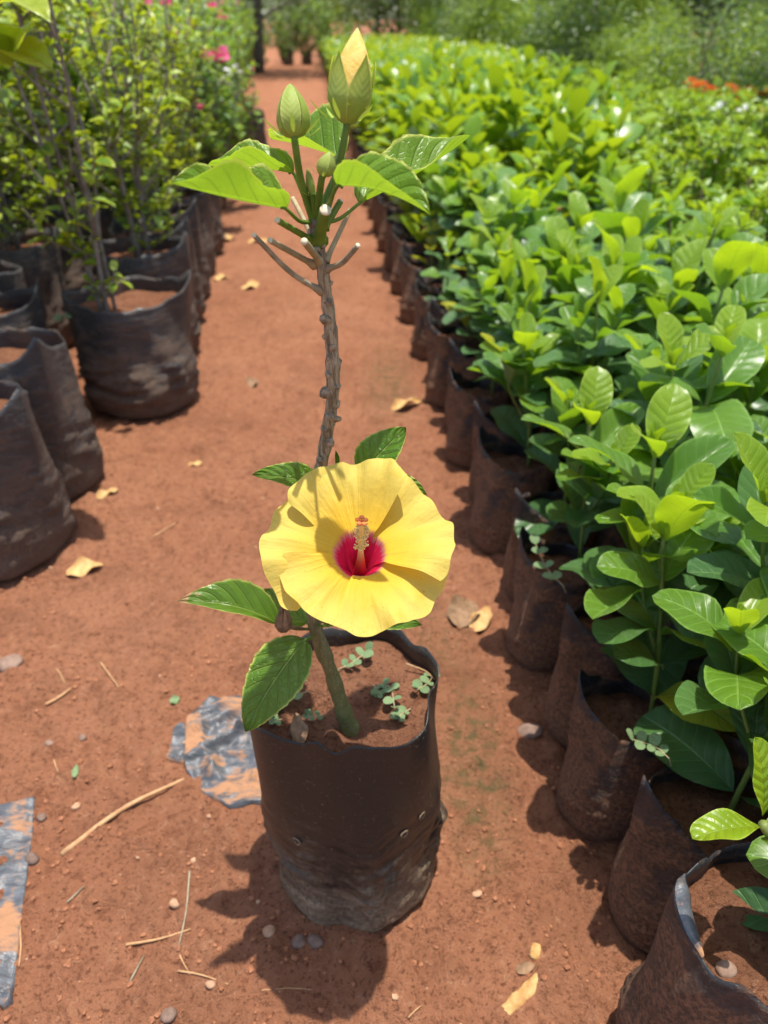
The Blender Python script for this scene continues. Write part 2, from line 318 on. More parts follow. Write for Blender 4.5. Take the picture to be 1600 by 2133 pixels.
def column_mat():
    m, nt, b, out = new_mat('staminal_column')
    u = nd(nt, 'ShaderNodeSeparateXYZ', {0: nd(nt, 'ShaderNodeUVMap').outputs[0]}).outputs[0]
    c = mixc(nt, mr(nt, u, 0.10, 0.42), (0.66, 0.015, 0.06), (0.80, 0.20, 0.06))
    c = mixc(nt, mr(nt, u, 0.34, 0.62), c, (0.84, 0.56, 0.20))
    nt.links.new(c, b.inputs['Base Color']); b.inputs['Roughness'].default_value = 0.5
    return m
M['column'] = column_mat()
M['anther'] = plain_mat('pollen_anther', (0.80, 0.56, 0.16), (0.86, 0.70, 0.32), 300, 0.8, 0.3)
M['stigma'] = plain_mat('orange_stigma', (0.75, 0.17, 0.04), (0.82, 0.27, 0.08), 300, 0.7, 0.3)
M['bud'] = leaf_mat('bud_sepal', (0.42, 0.52, 0.08), (0.48, 0.56, 0.10), (0.34, 0.46, 0.04), (0.30, 0.38, 0.08), (0.62, 0.66, 0.14), 9, 0.2, 0.55, 0.3, 0.34, 0.05, 1.0, None, 0.1)
M['bud_petal'] = plain_mat('furled_yellow_petal', (0.75, 0.48, 0.09), (0.80, 0.62, 0.19), 60, 0.65, 0.5, 0.0015, stretch=(3, 3, 0.6))
def dry_hole(): 
    m, nt, b, out = new_mat('dark_hole'); b.inputs['Base Color'].default_value = (0.03, 0.018, 0.012, 1); b.inputs['Roughness'].default_value = 0.9; return m
M['hole'] = dry_hole()

# ------------------------------------------------------------------ mesh helpers
def mesh(name, verts, faces, mat=None, uvs=None, smooth=True):
    me = bpy.data.meshes.new(name)
    me.from_pydata([tuple(v) for v in verts], [], [tuple(f) for f in faces])
    if uvs is not None:
        ul = me.uv_layers.new(name='UVMap')
        li = np.empty(len(me.loops), int); me.loops.foreach_get('vertex_index', li)
        ul.data.foreach_set('uv', np.asarray(uvs, float)[li].ravel())
    if smooth: me.polygons.foreach_set('use_smooth', [True]*len(me.polygons))
    if mat: me.materials.append(mat if not isinstance(mat, str) else M[mat])
    me.update(); return me
class MB:
    """collects several shells into one mesh"""
    def __init__(s): s.v = []; s.f = []; s.uv = []
    def add(s, v, f, uv=None):
        o = len(s.v); s.v += [tuple(p) for p in v]; s.f += [tuple(i+o for i in q) for q in f]
        s.uv += [tuple(p) for p in uv] if uv is not None else [(0.5, 0.5)]*len(v)
    def build(s, name, mat, smooth=True): return mesh(name, s.v, s.f, mat, s.uv, smooth)
WM = {}
def put(name, me, parent=None, mw=None):
    """object with world matrix mw, a child of parent"""
    o = bpy.data.objects.new(name, me); C.objects.link(o)
    mw = mw if mw is not None else (WM[parent.name] if parent else Matrix())
    if parent is not None:
        o.parent = parent; o.matrix_basis = WM[parent.name].inverted() @ mw
    else: o.matrix_basis = mw
    WM[o.name] = mw
    return o
def tag(o, label, cat, group=None, kind=None):
    if label: o['label'] = label
    if cat: o['category'] = cat
    if group: o['group'] = group
    if kind: o['kind'] = kind
    return o
def thing(name, loc, label, cat, group=None, rz=0.0, s=1.0):
    mw = Matrix.Translation(Vector(loc)) @ Matrix.Rotation(rz, 4, 'Z') @ Matrix.Scale(s, 4)
    return tag(put(name, None, None, mw), label, cat, group)

def tube_data(pts, rad, seg=8, cap=True, rough=0.0, seed=0):
    pts = [Vector(p) for p in pts]; n = len(pts)
    if not hasattr(rad, '__len__'): rad = [rad]*n
    v = []; f = []; uv = []
    t0 = (pts[1]-pts[0]).normalized()
    a = t0.orthogonal().normalized()
    rg = random.Random(seed)
    for i in range(n):
        t = (pts[min(i+1, n-1)]-pts[max(i-1, 0)]).normalized()
        a = (a - t*a.dot(t)).normalized(); b = t.cross(a)
        for k in range(seg):
            an = 2*math.pi*k/seg; r = rad[i]*(1+rough*(rg.random()-0.5))
            v.append(pts[i]+(a*math.cos(an)+b*math.sin(an))*r); uv.append((i/(n-1), k/seg))
    for i in range(n-1):
        for k in range(seg):
            k2 = (k+1) % seg
            f.append((i*seg+k, i*seg+k2, (i+1)*seg+k2, (i+1)*seg+k))
    if cap:
        f.append(tuple(range(seg-1, -1, -1))); f.append(tuple((n-1)*seg+k for k in range(seg)))
    return v, f, uv
def spline(pts, n):
    """Catmull-Rom through pts"""
    P = [Vector(p) for p in pts]; P = [P[0]*2-P[1]] + P + [P[-1]*2-P[-2]]
    out = []; m = len(P)-3
    for i in range(n):
        t = i/(n-1)*m; k = min(int(t), m-1); t -= k
        a, b, c, d = P[k:k+4]
        out.append(0.5*((2*b)+(c-a)*t+(2*a-5*b+4*c-d)*t*t+(3*b-a-3*c+d)*t**3))
    return out
def tube(name, pts, rad, mat, seg=8, cap=True, rough=0.0): 
    v, f, uv = tube_data(pts, rad, seg, cap, rough); return mesh(name, v, f, mat, uv)

def leaf_arrays(L=1.0, W=0.4, nu=10, nv=6, shape='ovate', fold=0.35, arch=0.06, droop=0.0, wave=0.03, serr=0.0, seed=0, twist=0.0, bulge=0.0, nveins=7):
    """leaf along +x, upper face +z; W is the full width as a share of L"""
    e = {'ovate': (0.5, 0.85), 'obovate': (0.80, 0.50), 'round': (0.5, 0.5), 'lance': (0.75, 0.95)}[shape]
    up = e[0]/(e[0]+e[1]); mx = up**e[0]*(1-up)**e[1]
    u = np.linspace(0, 1, nu+1); u = 0.5*u + 0.5*(0.5-0.5*np.cos(np.pi*u))
    v = np.linspace(-1, 1, nv+1)
    U, V = np.meshgrid(u, v, indexing='ij')
    wd = (np.clip(U, 0, 1)**e[0])*(np.clip(1-U, 0, 1)**e[1])/mx*W/2
    if serr:
        saw = (U*serr*1.0) % 1.0
        wd = wd*(1 - 0.07*np.abs(V)**6*saw)
    y = V*wd
    fa = fold
    x = U*1.0 
    z = np.abs(y)*math.sin(fa); y = y*math.cos(fa)
    z = z + arch*4*U*(1-U) - droop*U**2
    z = z + wave*W*np.abs(V)**2*np.sin(U*(7+seed % 4)+seed*1.7+np.sign(V)*1.1)*np.sin(np.pi*U)
    if bulge: z = z + bulge*W*np.abs(np.sin(np.pi*nveins*(U-0.2*np.abs(V))))*np.abs(V)*(1-np.abs(V))
    if twist:
        a = twist*U; y, z = y*np.cos(a)-z*np.sin(a), y*np.sin(a)+z*np.cos(a)
    pts = np.stack([x*L, y*L, z*L], -1).reshape(-1, 3)
    uv = np.stack([U, V*0.5+0.5], -1).reshape(-1, 2)
    f = []
    for i in range(nu):
        for j in range(nv):
            a = i*(nv+1)+j; f.append((a, a+nv+1, a+nv+2, a+1))
    return pts, f, uv
def leaf_mesh(name, mat, **k):
    p, f, uv = leaf_arrays(**k); return mesh(name, p, f, mat, uv)
def frame(base, xdir, up=(0, 0, 1), roll=0.0, s=1.0):
    x = Vector(xdir).normalized(); upv = Vector(up)
    z = (upv - x*upv.dot(x))
    if z.length < 1e-4: z = x.orthogonal()
    z.normalize(); y = z.cross(x)
    m = Matrix((x, y, z)).transposed().to_4x4()
    return Matrix.Translation(Vector(base)) @ m @ Matrix.Rotation(roll, 4, 'X') @ Matrix.Scale(s, 4)
def lump(seed, r=1.0, flat=0.7, n=2, amp=0.35):
    """rough low-poly stone"""
    import bmesh
    bm = bmesh.new(); bmesh.ops.create_icosphere(bm, subdivisions=n, radius=1.0)
    rg = random.Random(seed); ph = [(Vector((rg.uniform(-1, 1), rg.uniform(-1, 1), rg.uniform(-1, 1))).normalized(), rg.uniform(-amp, amp)) for _ in range(7)]
    v = []
    for q in bm.verts:
        d = q.co.normalized(); k = 1+sum(max(0, d.dot(a))**3*b for a, b in ph)
        v.append((d.x*k*r, d.y*k*r*0.85, d.z*k*r*flat))
    f = [tuple(x.index for x in p.verts) for p in bm.faces]; bm.free()
    return v, f

# ------------------------------------------------------------------ ground
def ground_z(x, y):
    x = np.asarray(x, float); y = np.asarray(y, float)
    near = 1/(1+np.maximum(0, y-1.5)*0.25)
    z = vn(x*3.5, y*3.5, 1)*0.012 + vn(x*13, y*13, 2)*0.0065*near
    clod = vn(x*48, y*48, 3); z = z + np.maximum(0, clod-0.06)*0.022*near
    z = z + vn(x*26, y*26, 5)*0.006*near + vn(x*95, y*95, 4)*0.0048*near
    return z - 0.001
def steps(a, b, s0, grow):
    out = [a]; s = s0
    while out[-1] < b: out.append(out[-1]+s); s *= grow
    return out
xs = np.array([-q for q in steps(0.95, 400, 0.012, 1.28)][::-1] + list(np.linspace(-0.94, 0.62, 300)) + steps(0.63, 400, 0.012, 1.28))
ys = np.array([-30, -8, -3, -1, -0.4, 0, 0.15] + list(np.linspace(0.22, 1.3, 215)) + steps(1.307, 900, 0.0065, 1.03))
X, Y = np.meshgrid(xs, ys, indexing='ij')
Z = ground_z(X, Y)
Z = np.where((np.abs(X) > 3) | (Y > 30), vn(X*0.3, Y*0.3, 8)*0.05, Z)
nx, ny = X.shape
idx = np.arange(nx*ny).reshape(nx, ny)
fa = np.stack([idx[:-1, :-1], idx[1:, :-1], idx[1:, 1:], idx[:-1, 1:]], -1).reshape(-1, 4)
gv = np.stack([X, Y, Z], -1).reshape(-1, 3)
g = put('ground', mesh('ground', gv.tolist(), fa.tolist(), 'soil'))
tag(g, 'bare red laterite soil of the path between the rows of plants', 'ground', None, 'structure')
def gz(x, y): return float(ground_z(x, y))
# crumbs of soil all over the path: nobody could count them
rg = random.Random(5); cr = MB(); shapes = [lump(i, 1.0, 0.75, 1, 0.45) for i in range(6)]
for i in range(17000):
    y = 0.3 + 2.4*rg.random()**1.7; x = rg.uniform(-0.85, 0.35) - 0.08*y
    if float(vn(x*9, y*9, 41))+.5*float(vn(x*23, y*23, 42)) < rg.uniform(-.35, .25): continue
    r = 0.0007 + 0.0034*rg.random()**5
    v, f = shapes[i % 6]; a = rg.uniform(0, 6.3); ca, sa = math.cos(a), math.sin(a); z = gz(x, y)
    cr.add([(x+(p[0]*ca-p[1]*sa)*r, y+(p[0]*sa+p[1]*ca)*r, z+p[2]*r+r*0.3) for p in v], f)
tag(put('soil_crumbs', cr.build('soil_crumbs', 'crumb', False)), 'loose crumbs of red soil scattered on the path', 'soil crumbs', None, 'stuff')

# ------------------------------------------------------------------ grow bags
def bag_profile(r, h, seed, crease=math.pi, apex=0.02, cusp=0.2, wrk=0.0015, lean=(0, 0), rim_tilt=(0, 0), bottom=0.93, sag=0.0):
    """returns Rf(theta, t) outer point of the wall at share t of the height"""
    rg = random.Random(seed); ph = [rg.uniform(0, 6.28) for _ in range(8)]
    def pt(th, t, off=0.0):
        def c(a): 
            d = abs((th-a+math.pi) % (2*math.pi)-math.pi); return math.exp(-d/0.34)
        k = max(0.0, min(1.0, (t-0.25)/0.75)); k = k*k*(3-2*k)
        cc = c(crease)+0.8*c(crease+math.pi)
        rr = r*(bottom+(1-bottom)*min(1, t*1.6))
        if t < 0.10: rr *= math.sqrt(max(0, 1-(1-t/0.10)**2))*0.22+0.78
        rr *= 1 + cusp*k*(cc-0.30)
        rr *= 1 + 0.03*math.sin(2*th+ph[0])+0.02*math.sin(3*th+ph[1]+2*t)
        lw = max(0, 1-abs(t-0.3)/0.36)
        cx_, sx_ = math.cos(th), math.sin(th)
        w1 = float(vn(3*cx_+ph[2]*9+1.5*sx_, 15*t+2.2*sx_+1.4*cx_+ph[3], 21)); w2 = float(vn(4*sx_+ph[4]*7, 27*t-3.0*cx_+ph[5], 22)); w3 = float(vn(2.2*cx_+ph[6]*5, 2.2*sx_+3.5*t, 23))
        q = (1-4*abs(w1))*1.5+(1-4*abs(w2))*0.8
        rr += wrk*q*lw*(0.75+1.2*w3) + wrk*2.2*w3
        rr += wrk*1.3*k*math.sin(5*th+ph[7])*math.sin(2*th+ph[1])
        rr += sag*math.exp(-((t-0.25)/0.2)**2)
        rr += off
        z = t*h
        if t > 0.5:
            q2 = (t-0.5)/0.5
            z += q2*q2*(apex*(c(crease)+0.5*c(crease+math.pi)-0.25) + rim_tilt[0]*math.cos(th)+rim_tilt[1]*math.sin(th) + 0.0022*math.sin(4*th+ph[3]) + 0.011*float(vn(5*math.cos(th)+ph[1]*3, 5*math.sin(th), 24)))
        return (rr*math.cos(th)+lean[0]*t*h, rr*math.sin(th)+lean[1]*t*h, z)
    return pt
def bag_meshes(key, mat, seg=48, rows=26, soil_t=0.86, **k):
    pt = bag_profile(**k); v = []; f = []
    ts = [i/rows for i in range(rows+1)]
    for t in ts:
        for j in range(seg): v.append(pt(2*math.pi*j/seg, t))
    inner = [1.0, 0.95, 0.88, 0.8, 0.7]
    for t in inner:
        for j in range(seg): v.append(pt(2*math.pi*j/seg, t, -0.0011))
    nr = len(ts)+len(inner)
    for i in range(nr-1):
        for j in range(seg):
            j2 = (j+1) % seg; f.append((i*seg+j, i*seg+j2, (i+1)*seg+j2, (i+1)*seg+j))
    f.append(tuple(range(seg-1, -1, -1)))
    wall = mesh('grow_bag_wall', v, f, mat)
    # soil
    sv = []; sf = []; rings = max(5, seg//5)
    rs = random.Random(k.get('seed', 0)+50).uniform(0, 99)
    edge = [pt(2*math.pi*j/seg, soil_t, -0.0006) for j in range(seg)]
    cx = sum(e[0] for e in edge)/seg; cy = sum(e[1] for e in edge)/seg; cz = sum(e[2] for e in edge)/seg
    for i in range(rings+1):
        q = i/rings
        for j in range(seg):
            x = cx+(edge[j][0]-cx)*q; y = cy+(edge[j][1]-cy)*q; z = cz+(edge[j][2]-cz)*q*q
            z += float(vn(x*45+rs, y*45, 3))*0.018*(1-q*0.7)+float(vn(x*120+rs, y*120, 4))*0.007*(1-q*0.5)+0.003*(1-q)
            sv.append((x, y, z))
    for i in range(rings):
        for j in range(seg):
            j2 = (j+1) % seg; sf.append((i*seg+j, i*seg+j2, (i+1)*seg+j2, (i+1)*seg+j)[::-1])
    sf = [q[::-1] for q in sf]
    sf.append(tuple(range(seg)))
    soil = mesh('bag_soil', sv, sf, 'potsoil')
    return wall, soil, Vector((cx, cy, cz)), pt

# ---- the tall bag of the hibiscus
HB = at_z(748, 1808, 0.0)                     # centre of its foot
wall, soil, sc0, hpt = bag_meshes('hero', 'bag_hero', seg=128, rows=90, soil_t=0.915, r=0.0805, h=0.253, seed=3, crease=R(25), apex=0.006, cusp=0.05,
                                  wrk=0.0042, lean=(-0.035, 0.06), rim_tilt=(0.004, -0.002), bottom=0.955, sag=0.0)
hero_bag = thing('grow_bag', (HB.x, HB.y, -0.002), 'tall black polythene grow bag with a creased lower half, holding the flowering hibiscus', 'grow bag', rz=0)
put('bag_wall', wall, hero_bag); put('soil', soil, hero_bag)
for (px, py) in ((842, 1735), (880, 1700), (622, 1752)):
    # punched drain holes: a dark disc with a raised torn lip, set on the wall
    best = None
    for t in np.linspace(0.05, 0.95, 91):
        for th in np.linspace(-math.pi, 0, 90):
            p = Vector(hpt(th, t)) + Vector((HB.x, HB.y, -0.002))
            d = ray(px, py); q = Vector((0, 0, CAM_H)); w_ = p-q
            e = (w_ - d.normalized()*w_.dot(d.normalized())).length
            if best is None or e < best[0]: best = (e, p, th)
    p, th = best[1], best[2]; nrm = Vector((math.cos(th), math.sin(th), 0))
    mb = MB(); ringv = []; n = 14
    for i in range(3):
        for k in range(n):
            a = 2*math.pi*k/n; rr = (0.0046, 0.0036, 0.0024)[i]*(1+0.12*math.sin(3*a+px)); hh = (0.0, 0.0011, 0.0004)[i]
            ringv.append((rr*math.cos(a), rr*math.sin(a), hh))
    ff = [(i*n+k, i*n+(k+1) % n, (i+1)*n+(k+1) % n, (i+1)*n+k) for i in range(2) for k in range(n)]
    z = nrm; x = Vector((0, 0, 1)).cross(z).normalized(); y = z.cross(x)
    mw = Matrix.Translation(p+nrm*0.0004) @ Matrix((x, y, z)).transposed().to_4x4()
    h_ = put('drain_hole', mesh('hole_lip', ringv, ff, 'bag_hero'), hero_bag, mw)
    put('opening', mesh('hole_disc', [(0.0026*math.cos(2*math.pi*k/n), 0.0026*math.sin(2*math.pi*k/n), 0.0005) for k in range(n)], [tuple(range(n))], 'hole'), h_, mw)

# ------------------------------------------------------------------ the hibiscus
SY = 0.465
hb_soil = Vector((HB.x, HB.y, -0.002)) + sc0
foot = at_y(738, 1532, SY-0.012); foot.z = hb_soil.z - 0.004
hib = thing('hibiscus_plant', foot, 'young hibiscus with one big yellow red-throated flower, two tall buds and a pruned stem', 'plant')
sp_px = [(738, 1535, SY-.012), (715, 1480, SY-.008), (690, 1400, SY-.004), (662, 1325, SY), (652, 1270, SY), (655, 1150, SY+.005), (664, 1010, SY+.005),
         (677, 930, SY+.005), (690, 850, SY), (694, 780, SY), (690, 700, SY), (681, 620, SY), (670, 550, SY), (660, 490, SY), (656, 455, SY)]
spts = spline([at_y(*q) for q in sp_px], 130)
rs_ = random.Random(2)
srad = []
for i, p in enumerate(spts):
    t = i/129
    base = 0.0044*(1-t)**2.0 + 0.0047 + 0.0022*max(0, 0.08-t)/0.08 + 0.0012*float(vn(i*.16, 3.3, 7))+0.0009*float(vn(i*.5, 8.3, 7))
    base *= 1 + 0.06*math.sin(i*0.9)+0.05*(rs_.random()-0.5)
    for c_, k_ in ((0.63, .18), (0.66, .12)): base *= 1+k_*math.exp(-((t-c_)/0.012)**2)
    srad.append(base*0.76)
srad[0] = 0.0088; srad[1] = 0.0080
put('stem', tube('hibiscus_stem', [tuple(p-foot) for p in spts], srad, 'hib_stem', 20, True, 0.10), hib)
def stem_at(py):
    return min(spts, key=lambda p: abs(proj_y(p)-py))
def proj_y(p):
    d = Vector(p)-Vector((0, 0, CAM_H)); dep = d.y*math.cos(PITCH)-d.z*math.sin(PITCH); vv = d.y*math.sin(PITCH)+d.z*math.cos(PITCH)
    return 1066.5-FPX*vv/dep
# leaf scars and knobs up the bark
for i, (px, py, dy, s) in enumerate([(690, 590, 0, 1), (690, 628, -.004, 1.1), (678, 665, -.003, 1.2), (700, 690, 0, 1), (675, 702, 0, 1), (694, 722, -.005, 1.1), (684, 742, -.004, .9),
                                     (706, 752, 0, 1), (706, 805, -.003, 1.5), (675, 815, -.003, 1.5), (704, 842, 0, 1.2), (681, 862, -.004, 1.2), (703, 872, 0, 1), (671, 892, -.002, 1.2),
                                     (691, 925, -.003, 1.1), (680, 632, -.004, 1), (682, 780, -.004, 1), (664, 960, -.004, .8), (668, 530, -.004, 1), (658, 520, -.005, 1), (676, 512, -.004, .9)]):
    p = at_y(px, py, SY+dy); p = stem_at(py).lerp(p, .72); v, f = lump(i+20, (0.0019+0.0014*((i*7) % 5)/4)*s, 0.7+0.3*((i*3) % 4)/3, 2, 0.6)
    put('leaf_scar', mesh('leaf_scar', v, f, 'scar'), hib, Matrix.Translation(p) @ Matrix.Rotation(i*1.3, 4, 'Z'))
# short pruned side shoots with pale cut ends
def shoot(a, b, r0, r1, mat, ya=SY, yb=SY, bend=0.0):
    A = at_y(*a, ya); B = at_y(*b, yb); mid = (A+B)/2+Vector((0, 0, bend))
    pts = spline([A, mid, B], 12); rad = [r0*1.7 if i == 0 else r0*1.25 if i == 1 else r0+(r1-r0)*i/11 for i in range(12)]
    o = put('pruned_shoot', tube('pruned_shoot', [tuple(p-A) for p in pts], rad, mat, 10, True, 0.06), hib, Matrix.Translation(A))
    d = (pts[-1]-pts[-2]).normalized()
    me = tube('cut_end', [(0, 0, 0), tuple(d*0.0009)], [r1*1.06, r1*0.96], 'cut_end', 10)
    put('cut_end', me, o, Matrix.Translation(B-d*0.0001))
shoot((670, 607), (530, 491), .0018, .0014, 'dark_twig', SY, SY-.035, -.004)
shoot((655, 552), (563, 501), .0019, .0016, 'tan_twig', SY, SY-.03)
shoot((652, 502), (578, 459), .0020, .0017, 'green_stem', SY, SY-.03)
shoot((667, 545), (634, 503), .0022, .0020, 'tan_twig', SY, SY-.03)
shoot((681, 560), (745, 512), .0019, .0015, 'dark_twig', SY, SY-.02, -.003)
shoot((678, 545), (728, 440), .0017, .0013, 'tan_twig', SY, SY+.025)
shoot((650, 490), (611, 415), .0016, .0014, 'tan_twig', SY, SY+.025)
shoot((664, 500), (678, 438), .0036, .0032, 'green_stem', SY, SY-.022)
shoot((676, 475), (709, 420), .0020, .0018, 'green_stem', SY, SY+.01)

def hleaf(base, tip, by, ty, W, roll=0, fold=0.5, arch=0.05, droop=0.0, mat='hib_top', pet=None, shape='ovate', wave=0.05, seed=0, serr=9, twist=0.0, bulge=0.05):
    B = at_y(*base, by); T = at_y(*tip, ty); d = T-B; L = d.length
    me = leaf_mesh('hibiscus_leaf', mat, L=L, W=W, nu=44, nv=16, shape=shape, fold=fold, arch=arch, droop=droop, wave=wave, seed=seed, serr=serr, twist=twist, bulge=bulge, nveins=6)
    o = put('leaf', me, hib, frame(B, d, (0, 0, 1), R(roll)))
    if pet:
        A = at_y(*pet[:2], pet[2]); dn = d.normalized()
        pts = spline([A, (A+B)/2+Vector((0, 0, -0.003)), B, B+dn*L*0.06], 12)
        put('petiole', tube('petiole', [tuple(p-A) for p in pts], [0.0013-0.0005*i/11 for i in range(12)], 'green_stem', 8), o, Matrix.Translation(A))
    return o
# crown of the plant
hleaf((597, 436), (358, 376), .435, .405, .66, -6, .98, -.02, .02, 'hib_top', (650, 462, SY), seed=1, wave=.16)
hleaf((612, 362), (432, 347), .505, .52, .62, -4, .80, .03, .0, 'hib_top', (654, 440, SY), seed=2, wave=.08)
hleaf((716, 332), (566, 290), .50, .545, .80, -16, .75, .02, .0, 'hib_top', (660, 430, SY), seed=3, wave=.06)
hleaf((703, 388), (897, 448), .430, .395, .68, 8, .92, .07, .0, 'hib_top', (662, 440, SY), seed=4, wave=.05)
hleaf((748, 424), (982, 282), .475, .53, .46, 4, .75, -.03, .0, 'hib_top', (664, 466, SY), seed=5, wave=.12)
# between stem and flower
hleaf((752, 990), (846, 890), .462, .475, .68, 38, .30, .05, .0, 'hib_low', (664, 1030, SY), seed=6)
hleaf((668, 1010), (525, 989), .468, .455, .50, -26, .42, .05, .0, 'hib_low', (660, 1030, SY), seed=7)
hleaf((796, 1000), (889, 1030), .470, .47, .56, 34, .30, .05, .0, 'hib_low', (660, 1040, SY), seed=8)
hleaf((700, 985), (699, 938), .468, .47, .40, 60, .35, .02, .0, 'hib_low', (668, 1020, SY), seed=9, serr=0)
# below the flower
hleaf((577, 1297), (369, 1254), .462, .455, .56, -14, .70, .12, .0, 'hib_burnt', (645, 1310, SY), seed=10, wave=.03)
hleaf((636, 1332), (511, 1524), .445, .400, .60, -12, .20, .07, .0, 'hib_low', (655, 1318, SY), seed=11, wave=.03)
hleaf((640, 1298), (546, 1228), .50, .52, .62, -22, .3, .03, .0, 'hib_low', (652, 1305, SY), seed=12)
hleaf((690, 1296), (742, 1312), .450, .425, .75, 0, .3, .03, .0, 'hib_low', (655, 1300, SY), seed=13)
hleaf((735, 1290), (880, 1302), .470, .46, .42, 20, .3, .05, .0, 'hib_low', (655, 1292, SY), seed=14)
# withered calyx hanging by the lower node
A = at_y(634, 1310, SY-.004); B = at_y(590, 1262, SY-.012)
mb = MB()
for k in range(6):
    a = k*1.05; off = Vector((math.cos(a)*.004, math.sin(a)*.004, 0)); P0 = at_y(592, 1312, SY-.012)
    mb.add(*tube_data(spline([P0+off*0.3, P0+off+Vector((0, 0, .008)), B+off*0.4+Vector((0, 0, (-1)**k*.003))], 9), [.002, .0028, .0034, .0034, .003, .0026, .002, .0012, .0004], 7))
mb.add(*tube_data(spline([A, (A+P0)/2+Vector((0, 0, .002)), P0], 6), .0012, 6))
put('withered_bud', mb.build('withered_bud', 'deadleaf'), hib, Matrix())

# buds
def bud(base_px, tip_px, by, ty, rmax, petal_tip=None, ped=None, nb=6, seed=0):
    B = at_y(*base_px, by); T = at_y(*tip_px, ty); d = T-B; L = d.length
    mw = frame(B, d, (0, -1, 0.2))
    # furled petals / core
    mb = MB(); n = 20; prof = []
    Lc = L*0.93 if not petal_tip else (at_y(*petal_tip, ty)-B).length
    v = []; uv = []; f = []; rows = 22
    for i in range(rows+1):
        t = i/rows
        if petal_tip: rr = rmax*0.95*min(1, (t/0.22)**0.6)*(1-max(0, (t-0.38)/0.62)**2.0)
        else: rr = rmax*0.92*math.sin(math.pi*min(1, t**0.8))**0.8 if 0 < t < 1 else 0
        for k in range(n):
            a = 2*math.pi*k/n + t*1.3
            q = rr*(1+0.10*math.cos(2.5*a)*sstep(.3, .7, t)) if petal_tip else rr
            v.append((t*Lc, q*math.cos(a), q*math.sin(a))); uv.append((t, k/n))
    for i in range(rows):
        for k in range(n): f.append((i*n+k, i*n+(k+1) % n, (i+1)*n+(k+1) % n, (i+1)*n+k))
    core = put('bud', mesh('bud_core', v, f, 'bud_petal' if petal_tip else 'bud', uv), hib, mw)
    # five sepals wrapped round it, meeting in ridges
    for s in range(5):
        a0 = 2*math.pi*s/5+seed; nu, nv = 18, 8; sv = []; suv = []; sf = []
        Ls = L
        for i in range(nu+1):
            t = i/nu
            r0 = rmax*(min(1, (t/0.35)**0.5) if t < .35 else 1)
            if petal_tip: r0 *= 1.0+0.16*t-0.12*t*t; half = 0.66*(1 if t < 0.46 else max(0.0, 1-((t-0.46)/0.54)**1.1))
            else: r0 = rmax*1.02*(math.sin(math.pi*min(.999, max(.001, t**0.72)))**0.7); half = 0.60
            for j in range(nv+1):
                q = j/nv*2-1; a = a0+q*half
                rr = r0*(1.0+0.13*abs(q)**4*(1 if not petal_tip else 0.4)) 
                sv.append((t*Ls, rr*math.cos(a), rr*math.sin(a))); suv.append((t, q*.5+.5))
        for i in range(nu):
            for j in range(nv): p = i*(nv+1)+j; sf.append((p, p+nv+1, p+nv+2, p+1))
        put('sepal', mesh('sepal', sv, sf, 'bud', suv), core, mw)
    for s in range(nb):
        a = 2*math.pi*s/nb+0.3+seed; o = Vector((0, math.cos(a), math.sin(a)))
        dl = Vector((0.62, math.cos(a)*0.9, math.sin(a)*0.9))
        lm = leaf_mesh('bract', 'bud', L=L*0.46 if not petal_tip else L*0.44, W=0.20, nu=8, nv=4, shape='lance', fold=.4, arch=-.06)
        put('bract', lm, core, mw @ frame(o*rmax*0.85+Vector((L*.05, 0, 0)), dl, tuple(Vector((1, 0, 0))-o*0.4)))
    if ped:
        A = at_y(*ped[:2], ped[2]); m_ = at_y(*ped[3:5], (ped[2]+by)/2)
        pts = spline([A, m_, B-d.normalized()*0.002, B+d.normalized()*0.002], 18)
        put('pedicel', tube('pedicel', [tuple(p-A) for p in pts], [.0022-.0004*i/17 if i < 14 else .0018+.0008*(i-13)/4 for i in range(18)], 'green_stem', 12), core, Matrix.Translation(A))
bud((614, 290), (604, 174), .455, .465, .0084, None, (655, 468, SY, 628, 380), seed=.3)
bud((722, 262), (738, 118), .470, .478, .0112, (746, 54), (672, 470, SY, 702, 360), seed=.9)
bud((672, 368), (688, 316), .452, .452, .0048, None, (660, 460, SY, 664, 420), 5, seed=.1)
bud((700, 362), (712, 318), .475, .475, .0046, None, (664, 455, SY, 680, 410), 5, seed=.5)
bud((652, 410), (640, 350), .462, .462, .0022, None, (656, 460, SY, 655, 440), 4, seed=.5)

# the flower
FZ = Vector((0.02, -math.cos(R(64)), math.sin(R(64)))).normalized(); FX = Vector((1, 0, 0)); FX = (FX-FZ*FX.dot(FZ)).normalized(); FYv = FZ.cross(FX)
FC = at_y(749, 1149, 0.402); FB = FC - FZ*0.033
fm = Matrix((FX, FYv, FZ)).transposed().to_4x4(); fm = Matrix.Translation(FB) @ fm @ Matrix.Scale(0.975, 4)
fl = MB()
n = 20; v = []; f = []
for i, (z_, r_) in enumerate([(-.014, .0022), (-.010, .0075), (-.004, .0098), (.004, .0100), (.012, .0105), (.017, .0118)]):
    for k in range(n):
        a = 2*math.pi*k/n; v.append((r_*math.cos(a), r_*math.sin(a), z_+(0.005*math.cos(5*a) if i == 5 else 0)))
for i in range(5):
    for k in range(n): f.append((i*n+k, i*n+(k+1) % n, (i+1)*n+(k+1) % n, (i+1)*n+k))
fl.add(v, f)
sa = stem_at(1285)
loc_sa = fm.inverted() @ sa
fl.add(*tube_data(spline([loc_sa, (loc_sa*0.5+Vector((0, 0, -.026))*0.5)+Vector((0, -.004, -.006)), Vector((0, 0, -.022)), Vector((0, 0, -.010))], 16), .0018, 8))
flower = put('flower', fl.build('flower_calyx', 'green_stem'), hib, fm)
flower['label'] = 'big yellow flower with a crimson throat and orange-tipped column'
